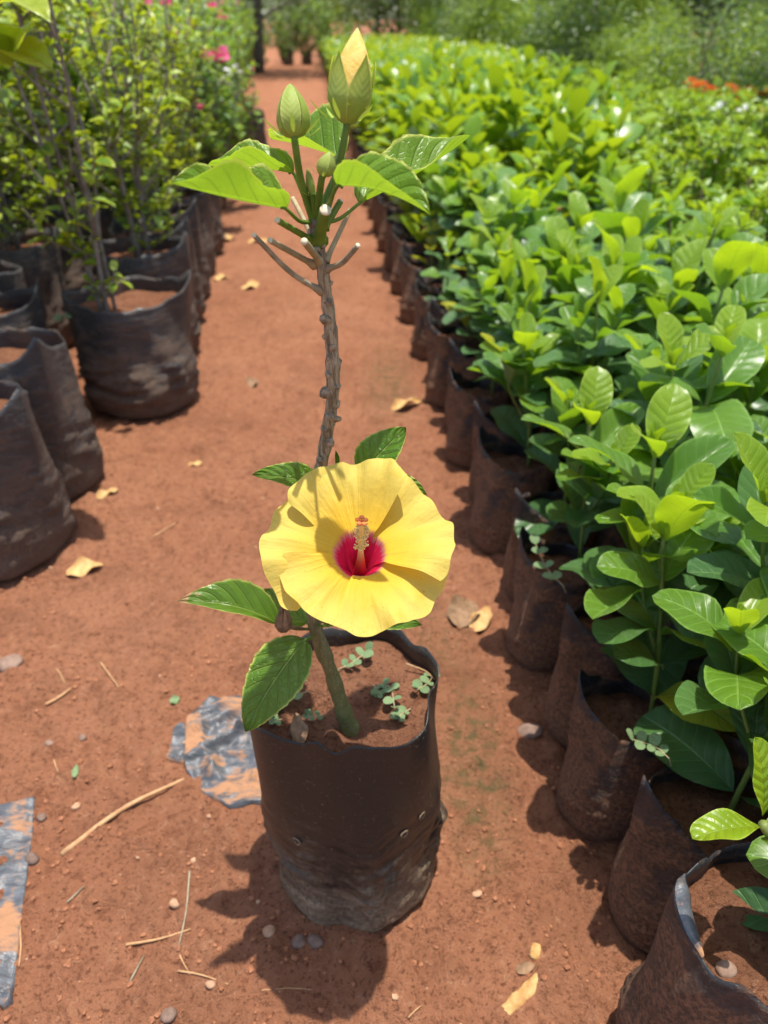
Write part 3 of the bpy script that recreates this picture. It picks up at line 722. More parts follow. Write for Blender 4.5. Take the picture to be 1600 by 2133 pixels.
def petal(th0, half, Rr, lift, lay, seed, ruff=0.0022, cut=0.22, skew=0.0, back=0.0):
    nu, nv = 46, 44; v = []; uv = []; f = []
    rg_ = random.Random(seed); ph = [rg_.uniform(0, 6.28) for _ in range(6)]
    for i in range(nu+1):
        s = i/nu
        for j in range(nv+1):
            t = j/nv*2-1
            Ro = Rr*(1-cut*abs(t)**3.2+skew*t)*(1+0.018*math.sin(9*t+ph[0])+0.012*math.sin(17*t+ph[1]))
            if s < 0.42:
                q = s/0.42; rho = 0.0035+0.0145*q**1.25; z = 0.031*q**0.9
            else:
                q = (s-0.42)/0.58; rho = 0.018+(Ro-0.018)*q; z = 0.031+0.0045*math.sin(q*math.pi*0.5)
            hw = R(half)*(0.62+0.38*float(sstep(0.05, 0.5, s)))
            th = R(th0)+t*hw
            o = float(sstep(0.3, 1.0, s))
            z += lay*t*float(sstep(0.1, 0.6, s)) + lift*o*o - back*o*o*abs(t)
            z += ruff*o*o*math.sin(4.6*t+ph[2]) + ruff*0.5*o**4*math.sin(13*t+ph[3]+2*math.sin(3*t)) + 0.0012*o*math.sin(9*s+4*t+ph[4]) + 0.006*o*float(vn(3.2*t+seed*9, 3*s, 31)) + 0.003*o*float(vn(9*t+seed*9, 4*s, 32))
            # gentle concave fold along the petal middle
            z += 0.0016*o*abs(t)
            v.append((rho*math.cos(th), rho*math.sin(th), z)); uv.append((s, j/nv))
    for i in range(nu):
        for j in range(nv): p = i*(nv+1)+j; f.append((p, p+nv+1, p+nv+2, p+1))
    put('petal', mesh('petal', v, f, 'petal', uv), flower, fm)
petal(101, 47, .065, .011, -.0046, 1, .0036, cut=.15, skew=.02)
petal(170, 56, .064, .000, -.0048, 2, .0040, cut=.12)
petal(243, 57, .0555, -.002, -.0044, 3, .0034, cut=.08)
petal(312, 57, .0605, -.002, -.0044, 4, .0038, cut=.07)
petal(29, 56, .063, .003, -.0050, 5, .0038, cut=.10)
# staminal column, anthers, stigma
cpts = spline([(0, 0, .001), (.0006, .0002, .02), (.001, .0005, .042), (.0016, .002, .068)], 20)
put('staminal_column', tube('staminal_column', [tuple(p) for p in cpts], [.0056-.0039*min(1, (i/11)**.7) for i in range(20)], 'column', 14), flower, fm)
an = MB(); rg = random.Random(9); bl = lump(3, 1.0, 0.9, 1, 0.2)
for i in range(130):
    t = rg.uniform(0.64, 0.985); p = cpts[int(t*19)]; a = rg.uniform(0, 6.28); rr = rg.uniform(.0024, .0046)
    q = p+Vector((math.cos(a)*rr, math.sin(a)*rr, rg.uniform(-.001, .002)))
    an.add(*tube_data([p, q], .00022, 4)); an.add([(q.x+c[0]*.0007, q.y+c[1]*.0007, q.z+c[2]*.0007) for c in bl[0]], bl[1])
put('anthers', an.build('anthers', 'anther'), flower, fm)['kind'] = 'stuff'
bl2 = lump(4, 1.0, 0.8, 2, 0.1)
for k in range(5):
    a = 2*math.pi*k/5+.3; p = cpts[-1]; q = p+Vector((math.cos(a)*.0026, math.sin(a)*.0026, .0022))
    sg = MB(); sg.add(*tube_data([p, (p+q)/2+Vector((0, 0, .001)), q], .0006, 6)); sg.add([(q.x+c[0]*.0017, q.y+c[1]*.0017, q.z+c[2]*.0015) for c in bl2[0]], bl2[1])
    put('stigma', sg.build('stigma', 'stigma'), flower, fm)

# ------------------------------------------------------------------ small weeds
WL = [leaf_mesh('weed_leaf', 'weed', L=1, W=.82, nu=8, nv=6, shape='round', fold=.15, arch=.05, seed=i) for i in range(3)]
def weed(pxs, z, label, seed=0, leafL=.0085, group=None):
    """creeping sprig along pixels pxs at height z with paired round leaves"""
    P = [at_z(px, py, z)+Vector((0, 0, .002+.004*i/len(pxs))) for i, (px, py) in enumerate(pxs)]
    pts = spline(P, 12); rg = random.Random(seed)
    t = thing('weed_sprig', P[0], label, 'weed', group)
    P0 = P[0].copy(); pts[0].z -= .006
    put('stem', tube('weed_stem', [tuple(p-P0) for p in pts], .0006, 'tan_twig', 6), t)
    for i in (3, 6, 9):
        d = (pts[min(i+1, 11)]-pts[i-1]).normalized()
        for s in (-1, 1):
            a = R(rg.uniform(50, 85))*s; dd = Vector((d.x*math.cos(a)-d.y*math.sin(a), d.x*math.sin(a)+d.y*math.cos(a), rg.uniform(.1, .5)))
            put('leaf', WL[rg.randrange(3)], t, frame(pts[i], dd, (0, 0, 1), rg.uniform(-.3, .3), leafL*rg.uniform(.75, 1.15)))
    put('leaf', WL[0], t, frame(pts[-1], (pts[-1]-pts[-2])+Vector((0, 0, .004)), (0, 0, 1), 0, leafL))
    return t
zs = hb_soil.z
weed([(700, 1400), (735, 1385), (765, 1365)], zs+.004, 'pale green weed sprig behind the hibiscus stem in its bag', 1, .0105)
weed([(780, 1430), (812, 1437), (822, 1480)], zs+.003, 'pale green weed sprig bending through the middle of the hibiscus bag soil', 2, .0095)
weed([(905, 1392), (895, 1425), (868, 1445)], zs+.003, 'pale green weed sprig against the inner right wall of the hibiscus bag', 3, .0095)
weed([(650, 1440), (605, 1460), (568, 1480)], zs+.003, 'weed sprig under the big drooping leaf at the edge of the hibiscus bag', 4, .0095)
weed([(680, 1490), (655, 1500), (640, 1497)], zs+.003, 'tiny weed sprig beside the brown dead leaf in the hibiscus bag', 5, .006)
weed([(172, 945), (184, 935), (205, 938)], .004, 'tiny green weed seedling on the bare path by the left bags', 6, .014)
weed([(858, 1478), (838, 1492), (828, 1505)], zs+.003, 'small weed sprig at the front of the hibiscus bag soil', 7, .0075)
weed([(775, 1428), (790, 1445), (782, 1460)], zs+.003, 'dark little weed sprig in the shade right of the hibiscus stem', 8, .0075)
weed([(590, 1500), (572, 1508), (560, 1498)], zs+.003, 'tiny weed sprig at the left rim of the hibiscus bag', 9, .0075)
# things on the soil of the hibiscus bag
p = at_z(620, 1560, zs+.004)
tag(put('dead_leaf', leaf_mesh('dead_leaf', 'deadleaf', L=.036, W=.5, nu=14, nv=8, fold=.7, arch=.06, wave=.2, seed=4), None, frame(p, (-.12, 1, .12), (0, 0, 1), .3)), 'curled brown dead leaf on the soil of the hibiscus bag', 'leaf')
def straw(name, pxs, z, r, mat, label, cat, group=None, n=10, lift=.001):
    P = [at_z(px, py, z) for px, py in pxs]
    for q in P: q.z = (gz(q.x, q.y) if z == 0 else z)+r*0.8+lift
    pts = spline(P, n); P0 = pts[0].copy()
    o = put(name, tube(name, [tuple(p-P0) for p in pts], [r*(1-.4*i/(n-1)) for i in range(n)], mat, 6, True, .2), None, Matrix.Translation(P0))
    return tag(o, label, cat, group)
straw('dry_twig', [(845, 1385), (885, 1400), (905, 1418)], zs+.006, .0008, 'straw', 'thin dry twig against the back wall inside the hibiscus bag', 'twig')
straw('dry_twig', [(560, 1478), (590, 1455), (640, 1420)], zs+.006, .0009, 'straw', 'thin pale twig leaning at the left wall inside the hibiscus bag', 'twig')

# ------------------------------------------------------------------ litter on the path
def flat_leaf(px, py, L, W, ang, mat, label, seed=0, shape='ovate', z=0, name='dry_leaf', fold=.25, cat='leaf'):
    p = at_z(px, py, z); p.z = gz(p.x, p.y)+.0025
    a = R(ang); d = Vector((math.cos(a), math.sin(a), .05)); p -= d*L/2
    return tag(put(name, leaf_mesh(name, mat, L=L, W=W, nu=14, nv=8, shape=shape, fold=fold, arch=.06, wave=.25, seed=seed, twist=.3), None, frame(p, d)), label, cat)
def sheet(name, outline, z0, mat, label, cat, amp=.004, seed=0, thick=.0012, folds=()):
    """plastic sheet lying on the ground: outline in pixels, crumpled, with thickness"""
    O = [at_z(px, py, 0) for px, py in outline]
    c = sum(O, Vector())/len(O); n = len(O)*9
    ed = [O[k//9].lerp(O[(k//9+1) % len(O)], (k % 9)/9) for k in range(n)]; rings = 34; v = []; f = []
    def hz(x, y):
        h = gz(x, y)*.4+z0+amp*1.7*(1-3.2*abs(float(vn(x*24+y*14+seed, y*26-x*10, seed))))+amp*.9*(1-3*abs(float(vn(x*70+seed, y*44-x*30, seed+1))))
        for (ax, ay, bx, by, hh, ww) in folds:
            A = at_z(ax, ay, 0); B = at_z(bx, by, 0); AB = (B-A); AB.z = 0; q = Vector((x, y, 0))-A; q.z = 0
            t = max(0, min(1, q.dot(AB)/AB.length_squared)); dd = (q-AB*t).length
            h += hh*math.exp(-(dd/ww)**2)
        return h
    for i in range(rings+1):
        q = i/rings
        for e in ed:
            x = c.x+(e.x-c.x)*q; y = c.y+(e.y-c.y)*q; v.append((x-c.x, y-c.y, hz(x, y)))
    for e in ed: v.append((e.x-c.x, e.y-c.y, gz(e.x, e.y)-.003))
    for i in range(rings+1):
        for k in range(n): f.append((i*n+k, (i+1)*n+k, (i+1)*n+(k+1) % n, i*n+(k+1) % n))
    f.append(tuple(range(n)))
    return tag(put(name, mesh(name, v, f, mat), None, Matrix.Translation((c.x, c.y, 0))), label, cat)
sheet('plastic_scrap', [(385, 1590), (392, 1500), (440, 1462), (500, 1456), (570, 1490), (590, 1560), (585, 1640), (555, 1682), (480, 1690), (425, 1655), (390, 1610)], .003, 'scrap',
      'crumpled grey plastic sheet smeared with red mud beside the hibiscus bag', 'plastic scrap', .0042, 3, folds=((395, 1585, 500, 1530, .013, .0045), (500, 1530, 560, 1515, .012, .0045), (470, 1575, 550, 1585, .009, .005), (420, 1500, 520, 1470, .010, .006), (400, 1530, 500, 1490, .009, .005), (440, 1620, 450, 1580, .007, .005)))
sheet('plastic_scrap', [(349, 1585), (362, 1530), (385, 1510), (392, 1560), (382, 1590)], .003, 'scrap', 'small folded flap of grey plastic beside the crumpled muddy sheet', 'plastic scrap', .004, 7)
sheet('plastic_scrap', [(-60, 1700), (0, 1682), (75, 1668), (62, 1780), (50, 1880), (38, 1980), (25, 2062), (-60, 2080), (-90, 1880)], .0015, 'scrap', 'long flat strip of weathered grey plastic lying on the soil', 'plastic scrap', .002, 11)
sheet('plastic_scrap', [(-10, 2075), (24, 2062), (26, 2085), (5, 2100)], .003, 'scrap', 'torn little corner of grey plastic at the end of the long strip', 'plastic scrap', .003, 12)
straw('wooden_stick', [(128, 1778), (260, 1695), (384, 1626)], 0, .0032, 'straw', 'straight tan wooden stick half sunk in the soil by the plastic', 'stick', None, 12, -.0022)
straw('straw', [(95, 1465), (120, 1455), (148, 1437)], 0, .0022, 'straw', 'short thick forked dry stalk on the soil', 'straw')
straw('straw', [(212, 1388), (232, 1415), (250, 1442)], 0, .0012, 'straw', 'straight thin straw pointing at the muddy plastic', 'straw')
straw('straw', [(118, 1395), (128, 1412), (136, 1428)], 0, .0012, 'straw', 'little straw lying next to the forked stalk', 'straw')
straw('straw', [(112, 1582), (118, 1600), (124, 1617)], 0, .001, 'straw', 'tiny upright-lying straw above the plastic strip', 'straw')
straw('root_strand', [(395, 1812), (388, 1900), (370, 1980)], 0, .0011, 'dark_twig', 'thin greyish root strand curving over the soil', 'root', None, 16)
straw('dry_twig', [(262, 1968), (330, 1950), (398, 1937)], 0, .0014, 'straw', 'straight pale twig crossing the root strand', 'twig')
straw('dry_twig', [(268, 2040), (285, 2010), (297, 1982)], 0, .0011, 'dark_twig', 'short dark twig below the pale crossing twig', 'twig')
straw('dry_twig', [(140, 1880), (158, 1862), (174, 1846)], 0, .0011, 'dark_twig', 'short dark twig near the edge of the plastic strip', 'twig')
straw('straw', [(370, 2020), (420, 2032), (478, 2058)], 0, .0011, 'straw', 'bent golden straw by the shadow of the flower', 'straw')
straw('straw', [(374, 1988), (382, 2005), (392, 2022)], 0, .0008, 'straw', 'fine straw hair touching the bent golden straw', 'straw')
straw('straw', [(42, 1925), (44, 1970), (40, 2015)], 0, .0012, 'straw', 'straw lying along the rim of the plastic strip', 'straw')
straw('straw', [(545, 2065), (600, 2058), (650, 2062)], 0, .0005, 'straw', 'hair-thin straw inside the flower shadow', 'straw')
straw('straw', [(850, 2128), (868, 2110), (880, 2098)], 0, .0009, 'straw', 'pale straw between the hibiscus bag and the corner gardenia bag', 'straw')
straw('straw', [(320, 1122), (345, 1105), (375, 1088)], 0, .0016, 'straw', 'faint dry straw on the open path behind the scorched leaf', 'straw')
# the barkish brown piece at right front and dry leaves
def chip(px, py, L, Wd, ang, mat, label, seed=0, cat='bark chip', th=.0035):
    p = at_z(px, py, 0); a = R(ang); nu = 12; v = []; f = []
    for i in range(nu+1):
        u = i/nu; wd = Wd/2*(1-.35*abs(2*u-1)**4)*(1+.14*math.sin(i*2.1+seed))
        for (s, h) in ((-1, 0), (-.8, th*.8), (0, th*1.15), (.8, th*.8), (1, 0)):
            v.append(((u-.5)*L, s*wd, h*(1+.2*math.sin(i*1.7+s+seed))-.001))
    for i in range(nu):
        for j in range(4): q = i*5+j; f.append((q, q+5, q+6, q+1))
    f.append((0, 1, 2, 3, 4)); f.append(tuple(nu*5+4-j for j in range(5)))
    return tag(put('bark_chip', mesh('bark_chip', v, f, mat), None, Matrix.Translation((p.x, p.y, gz(p.x, p.y))) @ Matrix.Rotation(a, 4, 'Z')), label, cat)
chip(1096, 2065, .062, .013, 38, 'dryleaf', 'flat tan strip of dry stalk on the soil below the gardenia bags')
chip(1115, 1984, .014, .010, 70, 'dryleaf', 'small torn tan flake above the dry stalk strip', 3)
flat_leaf(1096, 2017, .020, .5, 20, 'deadleaf', 'curled little brown leaf between flake and dry stalk strip', 5)
flat_leaf(1003, 1297, .060, .46, 60, 'dryleaf', 'pale yellow dry leaf by the foot of the edge row bags', 6)
flat_leaf(965, 1285, .062, .8, 75, 'deadleaf', 'wide brown flattened leaf beneath the pale yellow dry leaf', 8, 'round')
flat_leaf(178, 1190, .058, .55, 25, 'dryleaf', 'torn orange-brown dry leaf on the path by the wrinkled left bag', 9)
flat_leaf(226, 1038, .044, .48, 50, 'dryleaf', 'small oval orange leaf on the path beside the left bags', 10)
flat_leaf(410, 971, .034, .36, 12, 'dryleaf', 'narrow pale leaf scrap out on the open path', 11)
flat_leaf(524, 600, .075, .5, 50, 'dryleaf', 'yellow dry leaf on the path behind the pruned shoots', 12)
flat_leaf(462, 582, .06, .5, 10, 'dryleaf', 'little yellow leaf on the path near the far left bags', 13)
flat_leaf(848, 848, .085, .4, 35, 'dryleaf', 'curled dry brown leaf leaning against the edge row bags', 14, fold=.7)
flat_leaf(525, 795, .06, .5, 80, 'deadleaf', 'dull pinkish leaf flake pressed into the path', 15)
flat_leaf(365, 1460, .014, .9, 30, 'weed', 'torn pale turquoise scrap on the soil above the muddy plastic', 16, cat='scrap', name='leaf_scrap')
flat_leaf(162, 1620, .018, .4, 100, 'weed', 'faded greenish leaf fragment on the bare soil', 17)
flat_leaf(540, 505, .09, .4, 10, 'dryleaf', 'dry leaf lying where the path narrows behind the hibiscus top', 18)
flat_leaf(475, 500, .08, .4, 50, 'dryleaf', 'dry curled leaf in the shade edge of the left bags', 19)
def stone(px, py, r, mat, label, seed, z=None, flat=.7):
    p = at_z(px, py, 0 if z is None else z); zz = gz(p.x, p.y) if z is None else z
    v, f = lump(seed, r, flat, 3, .4)
    v = [(a+float(vn(a*400, b*400, seed))*r*.12, b, c+float(vn(a*300, c*300, seed))*r*.14) for a, b, c in v]
    return tag(put('stone', mesh('stone', v, f, mat), None, Matrix.Translation((p.x, p.y, zz+r*flat*.55))), label, 'stone')
stone(18, 1385, .020, 'stone', 'flat grey-brown stone on bare soil far from the bags', 1, None, .4)
stone(366, 1884, .0062, 'pebble', 'yellowish pebble touching the root strand', 2)
stone(562, 1946, .0065, 'pebble', 'whitish crumbly pebble in the shadow before the hibiscus bag', 3)
stone(660, 1965, .0075, 'darkstone', 'rough dark stone close before the hibiscus bag', 4)
stone(624, 1965, .0065, 'darkstone', 'smaller smooth dark stone beside the rough dark one', 5)
stone(105, 1552, .0055, 'stone', 'round brown pebble above the wooden stick', 6)
stone(172, 1535, .0055, 'stone', 'round reddish pebble on the bare soil', 7)
stone(356, 2118, .0062, 'darkstone', 'dark pebble sunk in the soil by the flower shadow tip', 8)
stone(160, 1681, .0045, 'pebble', 'small pale pebble beside the wooden stick', 9)
stone(70, 1790, .0075, 'darkstone', 'dark clod at the corner of the plastic strip', 10)
stone(85, 1705, .0065, 'darkstone', 'dark clod by the upper edge of the plastic strip', 11)
stone(993, 1873, .0045, 'pebble', 'little white pebble right of the hibiscus bag', 12)
stone(1105, 1525, .014, 'darkstone', 'flat bluish stone at the foot of the edge row', 13, None, .35)
stone(440, 2055, .0045, 'pebble', 'orange pebble next to the bent golden straw', 14)
# scattered pebbles: too many to count
rg = random.Random(77); pb = MB()
for i in range(240):
    y = .3+2.6*rg.random()**1.6; x = rg.uniform(-.6, .16)-.08*y; r = .0009+.0028*rg.random()**3
    v, f = shapes[i % 6]; z = gz(x, y)
    pb.add([(x+p[0]*r, y+p[1]*r, z+p[2]*r+r*.35) for p in v], f)
tag(put('grit', pb.build('grit', 'pebble', False)), 'pale grit and tiny pebbles strewn over the red path', 'grit', None, 'stuff')

# ------------------------------------------------------------------ gardenias and their bags (right block)
RB = []
for i in range(6):
    rg = random.Random(100+i)
    RB.append(bag_meshes('r%d' % i, 'bag_right', seg=40, rows=26, soil_t=.84, r=.0535, h=.170+.007*(i % 3), seed=100+i, crease=math.pi+rg.uniform(-.35, .35), apex=.052, cusp=.42, wrk=.0022, lean=(.08+rg.uniform(-.03, .03), rg.uniform(-.05, .03)), bottom=.97, sag=.004))
RB.append(bag_meshes('row_end', 'bag_right', seg=64, rows=34, soil_t=.88, r=.0560, h=.178, seed=107, crease=math.pi-.3, apex=.014, cusp=.10, wrk=.0022, lean=(.06, -.02), bottom=.97, sag=.004))
GL = {}
for key, mat in (('young', 'gar_young'), ('mid', 'gar_mid'), ('old', 'gar_old'), ('yellow', 'gar_yellow')):
    GL[key] = [leaf_mesh('gardenia_leaf', mat, L=1, W=(.54, .62, .50, .58)[i], nu=14, nv=8, shape='obovate', fold=(.35, .22, .5, .15)[i], arch=(.05, .08, .03, .1)[i], droop=(.05, .12, 0, .2)[i], wave=.10, seed=i+(7 if key == 'mid' else 0), bulge=.06, nveins=8) for i in range(4)]
def gardenia_spec(seed, hgt=.22, pale=False, small=False):
    """list of leaves (kind, shape index, matrix) and the stem points, from the soil up"""
    rg = random.Random(seed); lv = []
    lean = Vector((rg.uniform(-.12, .12), rg.uniform(-.12, .12), 1))
    n = 5 if not small else 3
    shoots = [([Vector((0, 0, -.012)), Vector((lean.x*hgt*.3, lean.y*hgt*.3, hgt*.4)), Vector((lean.x*hgt, lean.y*hgt, hgt))], 1.0)]
    if not small and rg.random() < .8:
        for _ in range(rg.choice((1, 1, 2))):
            a = rg.uniform(0, 6.28); b0 = shoots[0][0][1]; e = b0+Vector((math.cos(a)*.05, math.sin(a)*.05, hgt*.45))
            shoots.append(([b0-Vector((0, 0, .01)), (b0+e)/2+Vector((math.cos(a)*.01, math.sin(a)*.01, -.005)), e], .85))
    for (P, sc_) in shoots:
        pts = spline(P, 20); a0 = rg.uniform(0, 6.28)
        for k in range(n):
            t = .22+.76*(k/(n-1))**.9; p = pts[int(t*19)]
            top = k/(n-1)
            m_ = 2 if rg.random() < .75 else 3
            for s in range(m_):
                a = a0+k*1.45+s*2*math.pi/m_+rg.uniform(-.25, .25)
                el = R(rg.uniform(-10, 38)+top**1.2*rg.uniform(20, 52))
                d = Vector((math.cos(a)*math.cos(el), math.sin(a)*math.cos(el), math.sin(el)))
                L = (.080+.040*rg.random())*(1-.28*max(0, top-.6)/.4)*sc_*(.62 if small else 1)
                q = rg.random()
                kind = ('young' if top > .8 else 'mid' if top > .4 else 'old') if q < .72 else ('mid' if top > .5 else 'old')
                if pale: kind = 'yellow' if q < .6 else 'young'
                elif q > .965: kind = 'yellow'
                lv.append((kind, rg.randrange(4), frame(p+d*.004, d, (0, 0, 1), rg.uniform(-.35, .35), L)))
        # small erect tip leaves
        for s in range(2):
            a = a0+s*math.pi+.6; d = Vector((math.cos(a)*.35, math.sin(a)*.35, 1)); lv.append(('yellow' if pale else 'young', 2, frame(pts[-1], d, (math.cos(a), math.sin(a), 0), math.pi, .026)))
    return lv, [s[0] for s in shoots]
def gstem_mesh(shoots):
    mb = MB()
    for i, P in enumerate(shoots): mb.add(*tube_data(spline(P, 10), [(.0030 if i == 0 else .0022)*(1-.35*k/9) for k in range(10)], 7))
    return mb.build('gardenia_stem', 'gar_stem')
GS = []
for i in range(9):
    hgt = (.23, .27, .19, .29, .24, .21, .27, .11, .10)[i]
    lv, sh = gardenia_spec(40+i*3, hgt, pale=i == 7, small=i >= 7)
    jm = MB()
    for kind, k, m in lv:
        p, f, uv = leaf_arrays(L=1, W=.60, nu=5, nv=2, shape='obovate', fold=.3, arch=.06, droop=.05, seed=k)
        jm.add([m @ Vector(q) for q in p], f, uv)
    GS.append((lv, gstem_mesh(sh), jm.build('gardenia_foliage', 'gar_far')))
def row_x(y): return .292-.0865*y
ROWD = Vector((-.0862, .9963, 0)); ROWN = Vector((.9963, .0862, 0))
def put_bag(spec, loc, rz, s, label, group):
    b = thing('grow_bag', loc, label, 'grow bag', group, rz, s)
    put('bag_wall', spec[0], b); put('soil', spec[1], b)
    return b, WM[b.name] @ spec[2]
def put_gardenia(loc, gi, rz, s, label, group, split, edge=False):
    lv, st, jm = GS[gi]
    t = thing('gardenia_plant', loc, label, 'plant', group, rz, s); mw = WM[t.name]
    put('stem', st, t)
    if split:
        for kind, k, m in lv:
            W_ = mw @ m; tip = W_ @ Vector((1, 0, 0))
            if edge and tip.x < loc[0]-.085 and tip.z < loc[2]+.12: continue
            put('leaf', GL[kind][k], t, W_)
    else: put('foliage', jm, t)['kind'] = 'stuff'
    return t
rg = random.Random(12)
near_y = [.300, .430, .548, .668, .800, .935, 1.070, 1.212, 1.36, 1.50, 1.64, 1.78, 1.92, 2.06]
yy = list(near_y)
while yy[-1] < 14: yy.append(yy[-1]+.138)
ORD = 'first second third fourth fifth sixth seventh eighth ninth tenth eleventh twelfth thirteenth fourteenth fifteenth sixteenth seventeenth eighteenth nineteenth twentieth'.split()
count = 0
for i, y in enumerate(yy):
    ncol = 5 if y < 2.4 else 6 if y < 3.4 else 7 if y < 4.2 else 8
    for c in range(ncol):
        if count >= 290: break
        # the block seen by the camera: skip what is behind it or beside it
        off = c*.128+(.02 if i % 2 else 0)
        x = row_x(y)+off+(rg.uniform(-.012, .012) if c else 0); yj = y+(rg.uniform(-.02, .02) if c else 0)
        if abs(x) > yj*.62+.30: continue
        if y > 5.2: continue
        edge = c == 0
        rot = rg.uniform(-.25, .25) if edge else rg.uniform(0, 6.28)
        if i == 0 and edge: rot = .1
        s = rg.uniform(.95, 1.04) if not (i == 0 and edge) else 1.2
        bag_seen = edge or y < 2.2
        top = Vector((x, yj, .16))
        if bag_seen:
            if i == 0 and edge: lab, gp = 'soil-caked grow bag at the row end with a grey flap folded over its rim', None
            elif edge and i == 1: lab, gp = 'soil-caked grow bag next to the row end bag with the folded flap', None
            elif edge and i < 16: lab, gp = ORD[i]+' bag of the soil-caked edge row, counted from the bag with the folded flap', 'grow bags of the edge row along the path'
            elif edge: lab, gp = 'soil-dusted grow bag far along the edge row by the path', 'grow bags of the edge row along the path'
            else: lab, gp = 'black grow bag in line '+ORD[c]+' from the path, level with the '+ORD[i]+' edge row bag', 'grow bags inside the gardenia block'
            b, top = put_bag(RB[6] if i == 0 and edge else RB[(i*3+c*2) % 6], (x, yj, -.003), rot, s, lab, gp)
            if i == 0 and edge:
                first_bag = b
        else: top = Vector((x, yj, .012))
        split = y < 2.35
        gi = rg.randrange(7); gs = rg.uniform(.80, 1.18)
        if edge and 0 < i and rg.random() < .45 and i > 5: gi = rg.choice((7, 7, 8)); gs = rg.uniform(1.0, 1.4)
        if i == 0 and edge: gi = 8; gs = 1.3
        if edge and i < 16: lab, gp = (('yellowed little gardenia seedling', 'sparse little green gardenia seedling')[gi-7] if gi > 6 else 'leafy gardenia sapling')+' in the '+ORD[i]+' edge row bag from the flapped bag', 'gardenias of the edge row'
        elif gi == 7: lab, gp = 'small gardenia seedling with yellowed leaves in the edge row', 'yellowed seedlings of the edge row'
        elif gi == 8: lab, gp = 'small sparse green gardenia seedling in the edge row', 'sparse seedlings of the edge row'
        elif edge: lab, gp = 'leafy gardenia sapling overhanging the path in the edge row', 'leafy saplings of the edge row'
        elif y < 2.35: lab, gp = 'bushy gardenia in line '+ORD[c]+' from the path, level with the '+ORD[i]+' edge row bag', 'gardenias of the near block'
        else: lab, gp = 'gardenia sapling in the blurred far part of the gardenia block', 'gardenias of the far block'
        if not bag_seen:
            # stem stands in a bag nobody can see: lengthen it to the ground
            st = thing('gardenia_plant', top, lab, 'plant', gp, rot, gs); mw = WM[st.name]
            put('stem', GS[gi][1], st, mw @ Matrix.Scale(1.9, 4, (0, 0, 1)))
            put('foliage', GS[gi][2], st, mw @ Matrix.Translation((0, 0, .17)) @ Matrix.Scale(1.12, 4))['kind'] = 'stuff'
        else:
            pl_ = put_gardenia(top-Vector((0, 0, .002))+(Vector((.022, .006, 0)) if edge and i else Vector((.042, .0, 0)) if edge else Vector()), gi, rg.uniform(0, 6.28), gs*(.95 if edge and gi < 7 else 1), lab, gp, split, edge)
            if i == 0 and edge: first_plant = pl_
        count += 1
# the rest of the block, farther than anyone could count
far = MB(); rg = random.Random(31)
for i in range(9000):
    y = 5.1+13*rg.random()**1.35; x = row_x(y)+rg.uniform(-.03, 1.12+.16*(y-5)); z = .38+.10*rg.random()-.2*rg.random()**3+.02*math.sin(x*9)*math.sin(y*5)
    a = rg.uniform(0, 6.28); el = rg.uniform(-.2, 1.0); d = Vector((math.cos(a)*math.cos(el), math.sin(a)*math.cos(el), math.sin(el)))
    m = frame((x, y, z), d, (0, 0, 1), rg.uniform(-.5, .5), rg.uniform(.07, .10))
    p, f, uv = leaf_arrays(L=1, W=.6, nu=3, nv=2, shape='obovate', fold=.3, arch=.05); far.add([m @ Vector(q) for q in p], f, uv)
for i in range(160):
    y = 5.1+.085*i; x = row_x(y)+.04
    far.add(*tube_data([(x, y, 0), (x+.01, y, .36)], .05 if i % 2 else .004, 6))
tag(put('gardenia_field', far.build('gardenia_field', 'gar_far')), 'far end of the gardenia block, a mass of glossy green leaves', 'plants', None, 'stuff')
# the folded flap on the first bag rim
fb_spec = RB[6]; mwb = WM[first_bag.name]; v = []; f = []; nu, nv = 14, 6
for i in range(nu+1):
    u = i/nu; th = math.pi+.25-u*.85; o = mwb @ Vector(fb_spec[3](th, 1.0)); q = mwb @ Vector(fb_spec[2]); dn = (q-o); dn.z = 0; dn.normalize()
    wd = .019*max(.05, math.sin(math.pi*u))**.7
    for j in range(nv+1):
        t = j/nv; p = o+dn*(t*wd*.75)+Vector((0, 0, .0035*math.sin(t*2.6)-wd*.75*t*t+.001)); v.append(mwb.inverted() @ p)
for i in range(nu):
    for j in range(nv): k = i*(nv+1)+j; f.append((k, k+nv+1, k+nv+2, k+1))
put('rim_flap', mesh('rim_flap', v, f, 'scrap'), first_bag)
stone(1510, 2025, .0075, 'stone', 'reddish pebble on the soil of the row end bag', 21, .186)
straw('dry_twig', [(1238, 835), (1222, 920), (1205, 990)], .3, .0022, 'brown_stem', 'reddish brown bare stake standing among the gardenia leaves', 'stake')
for (b_, t_, by, ty, W_, rl, kd) in (((1584, 1722), (1442, 1748), .30, .285, .46, 14, 'gar_young'), ((1588, 1700), (1572, 1535), .31, .33, .40, 0, 'gar_young'), ((1590, 1735), (1660, 1690), .30, .31, .5, 0, 'gar_young'), ((1586, 1745), (1640, 1790), .30, .28, .5, 0, 'gar_mid')):
    B = at_y(*b_, by); T = at_y(*t_, ty); d = T-B
    put('leaf', leaf_mesh('gardenia_leaf', kd, L=d.length, W=W_, nu=20, nv=10, shape='obovate', fold=.35, arch=.06, wave=.12, bulge=.06, nveins=8), first_plant, frame(B, d, (0, 0, 1), R(rl)))
B = at_y(1586, 1725, .30); A = WM[first_plant.name].translation
put('stem', tube('gardenia_stem', [tuple(p-A) for p in spline([A+Vector((0, 0, -.01)), (A+B)/2+Vector((.004, 0, 0)), B+Vector((0, 0, .004))], 10)], .0032, 'gar_stem', 8), first_plant, Matrix.Translation(A))
weed([(1400, 1590), (1365, 1562), (1318, 1548)], .195, 'weed sprig with round leaves over the second bag of the edge row', 31, .0125)
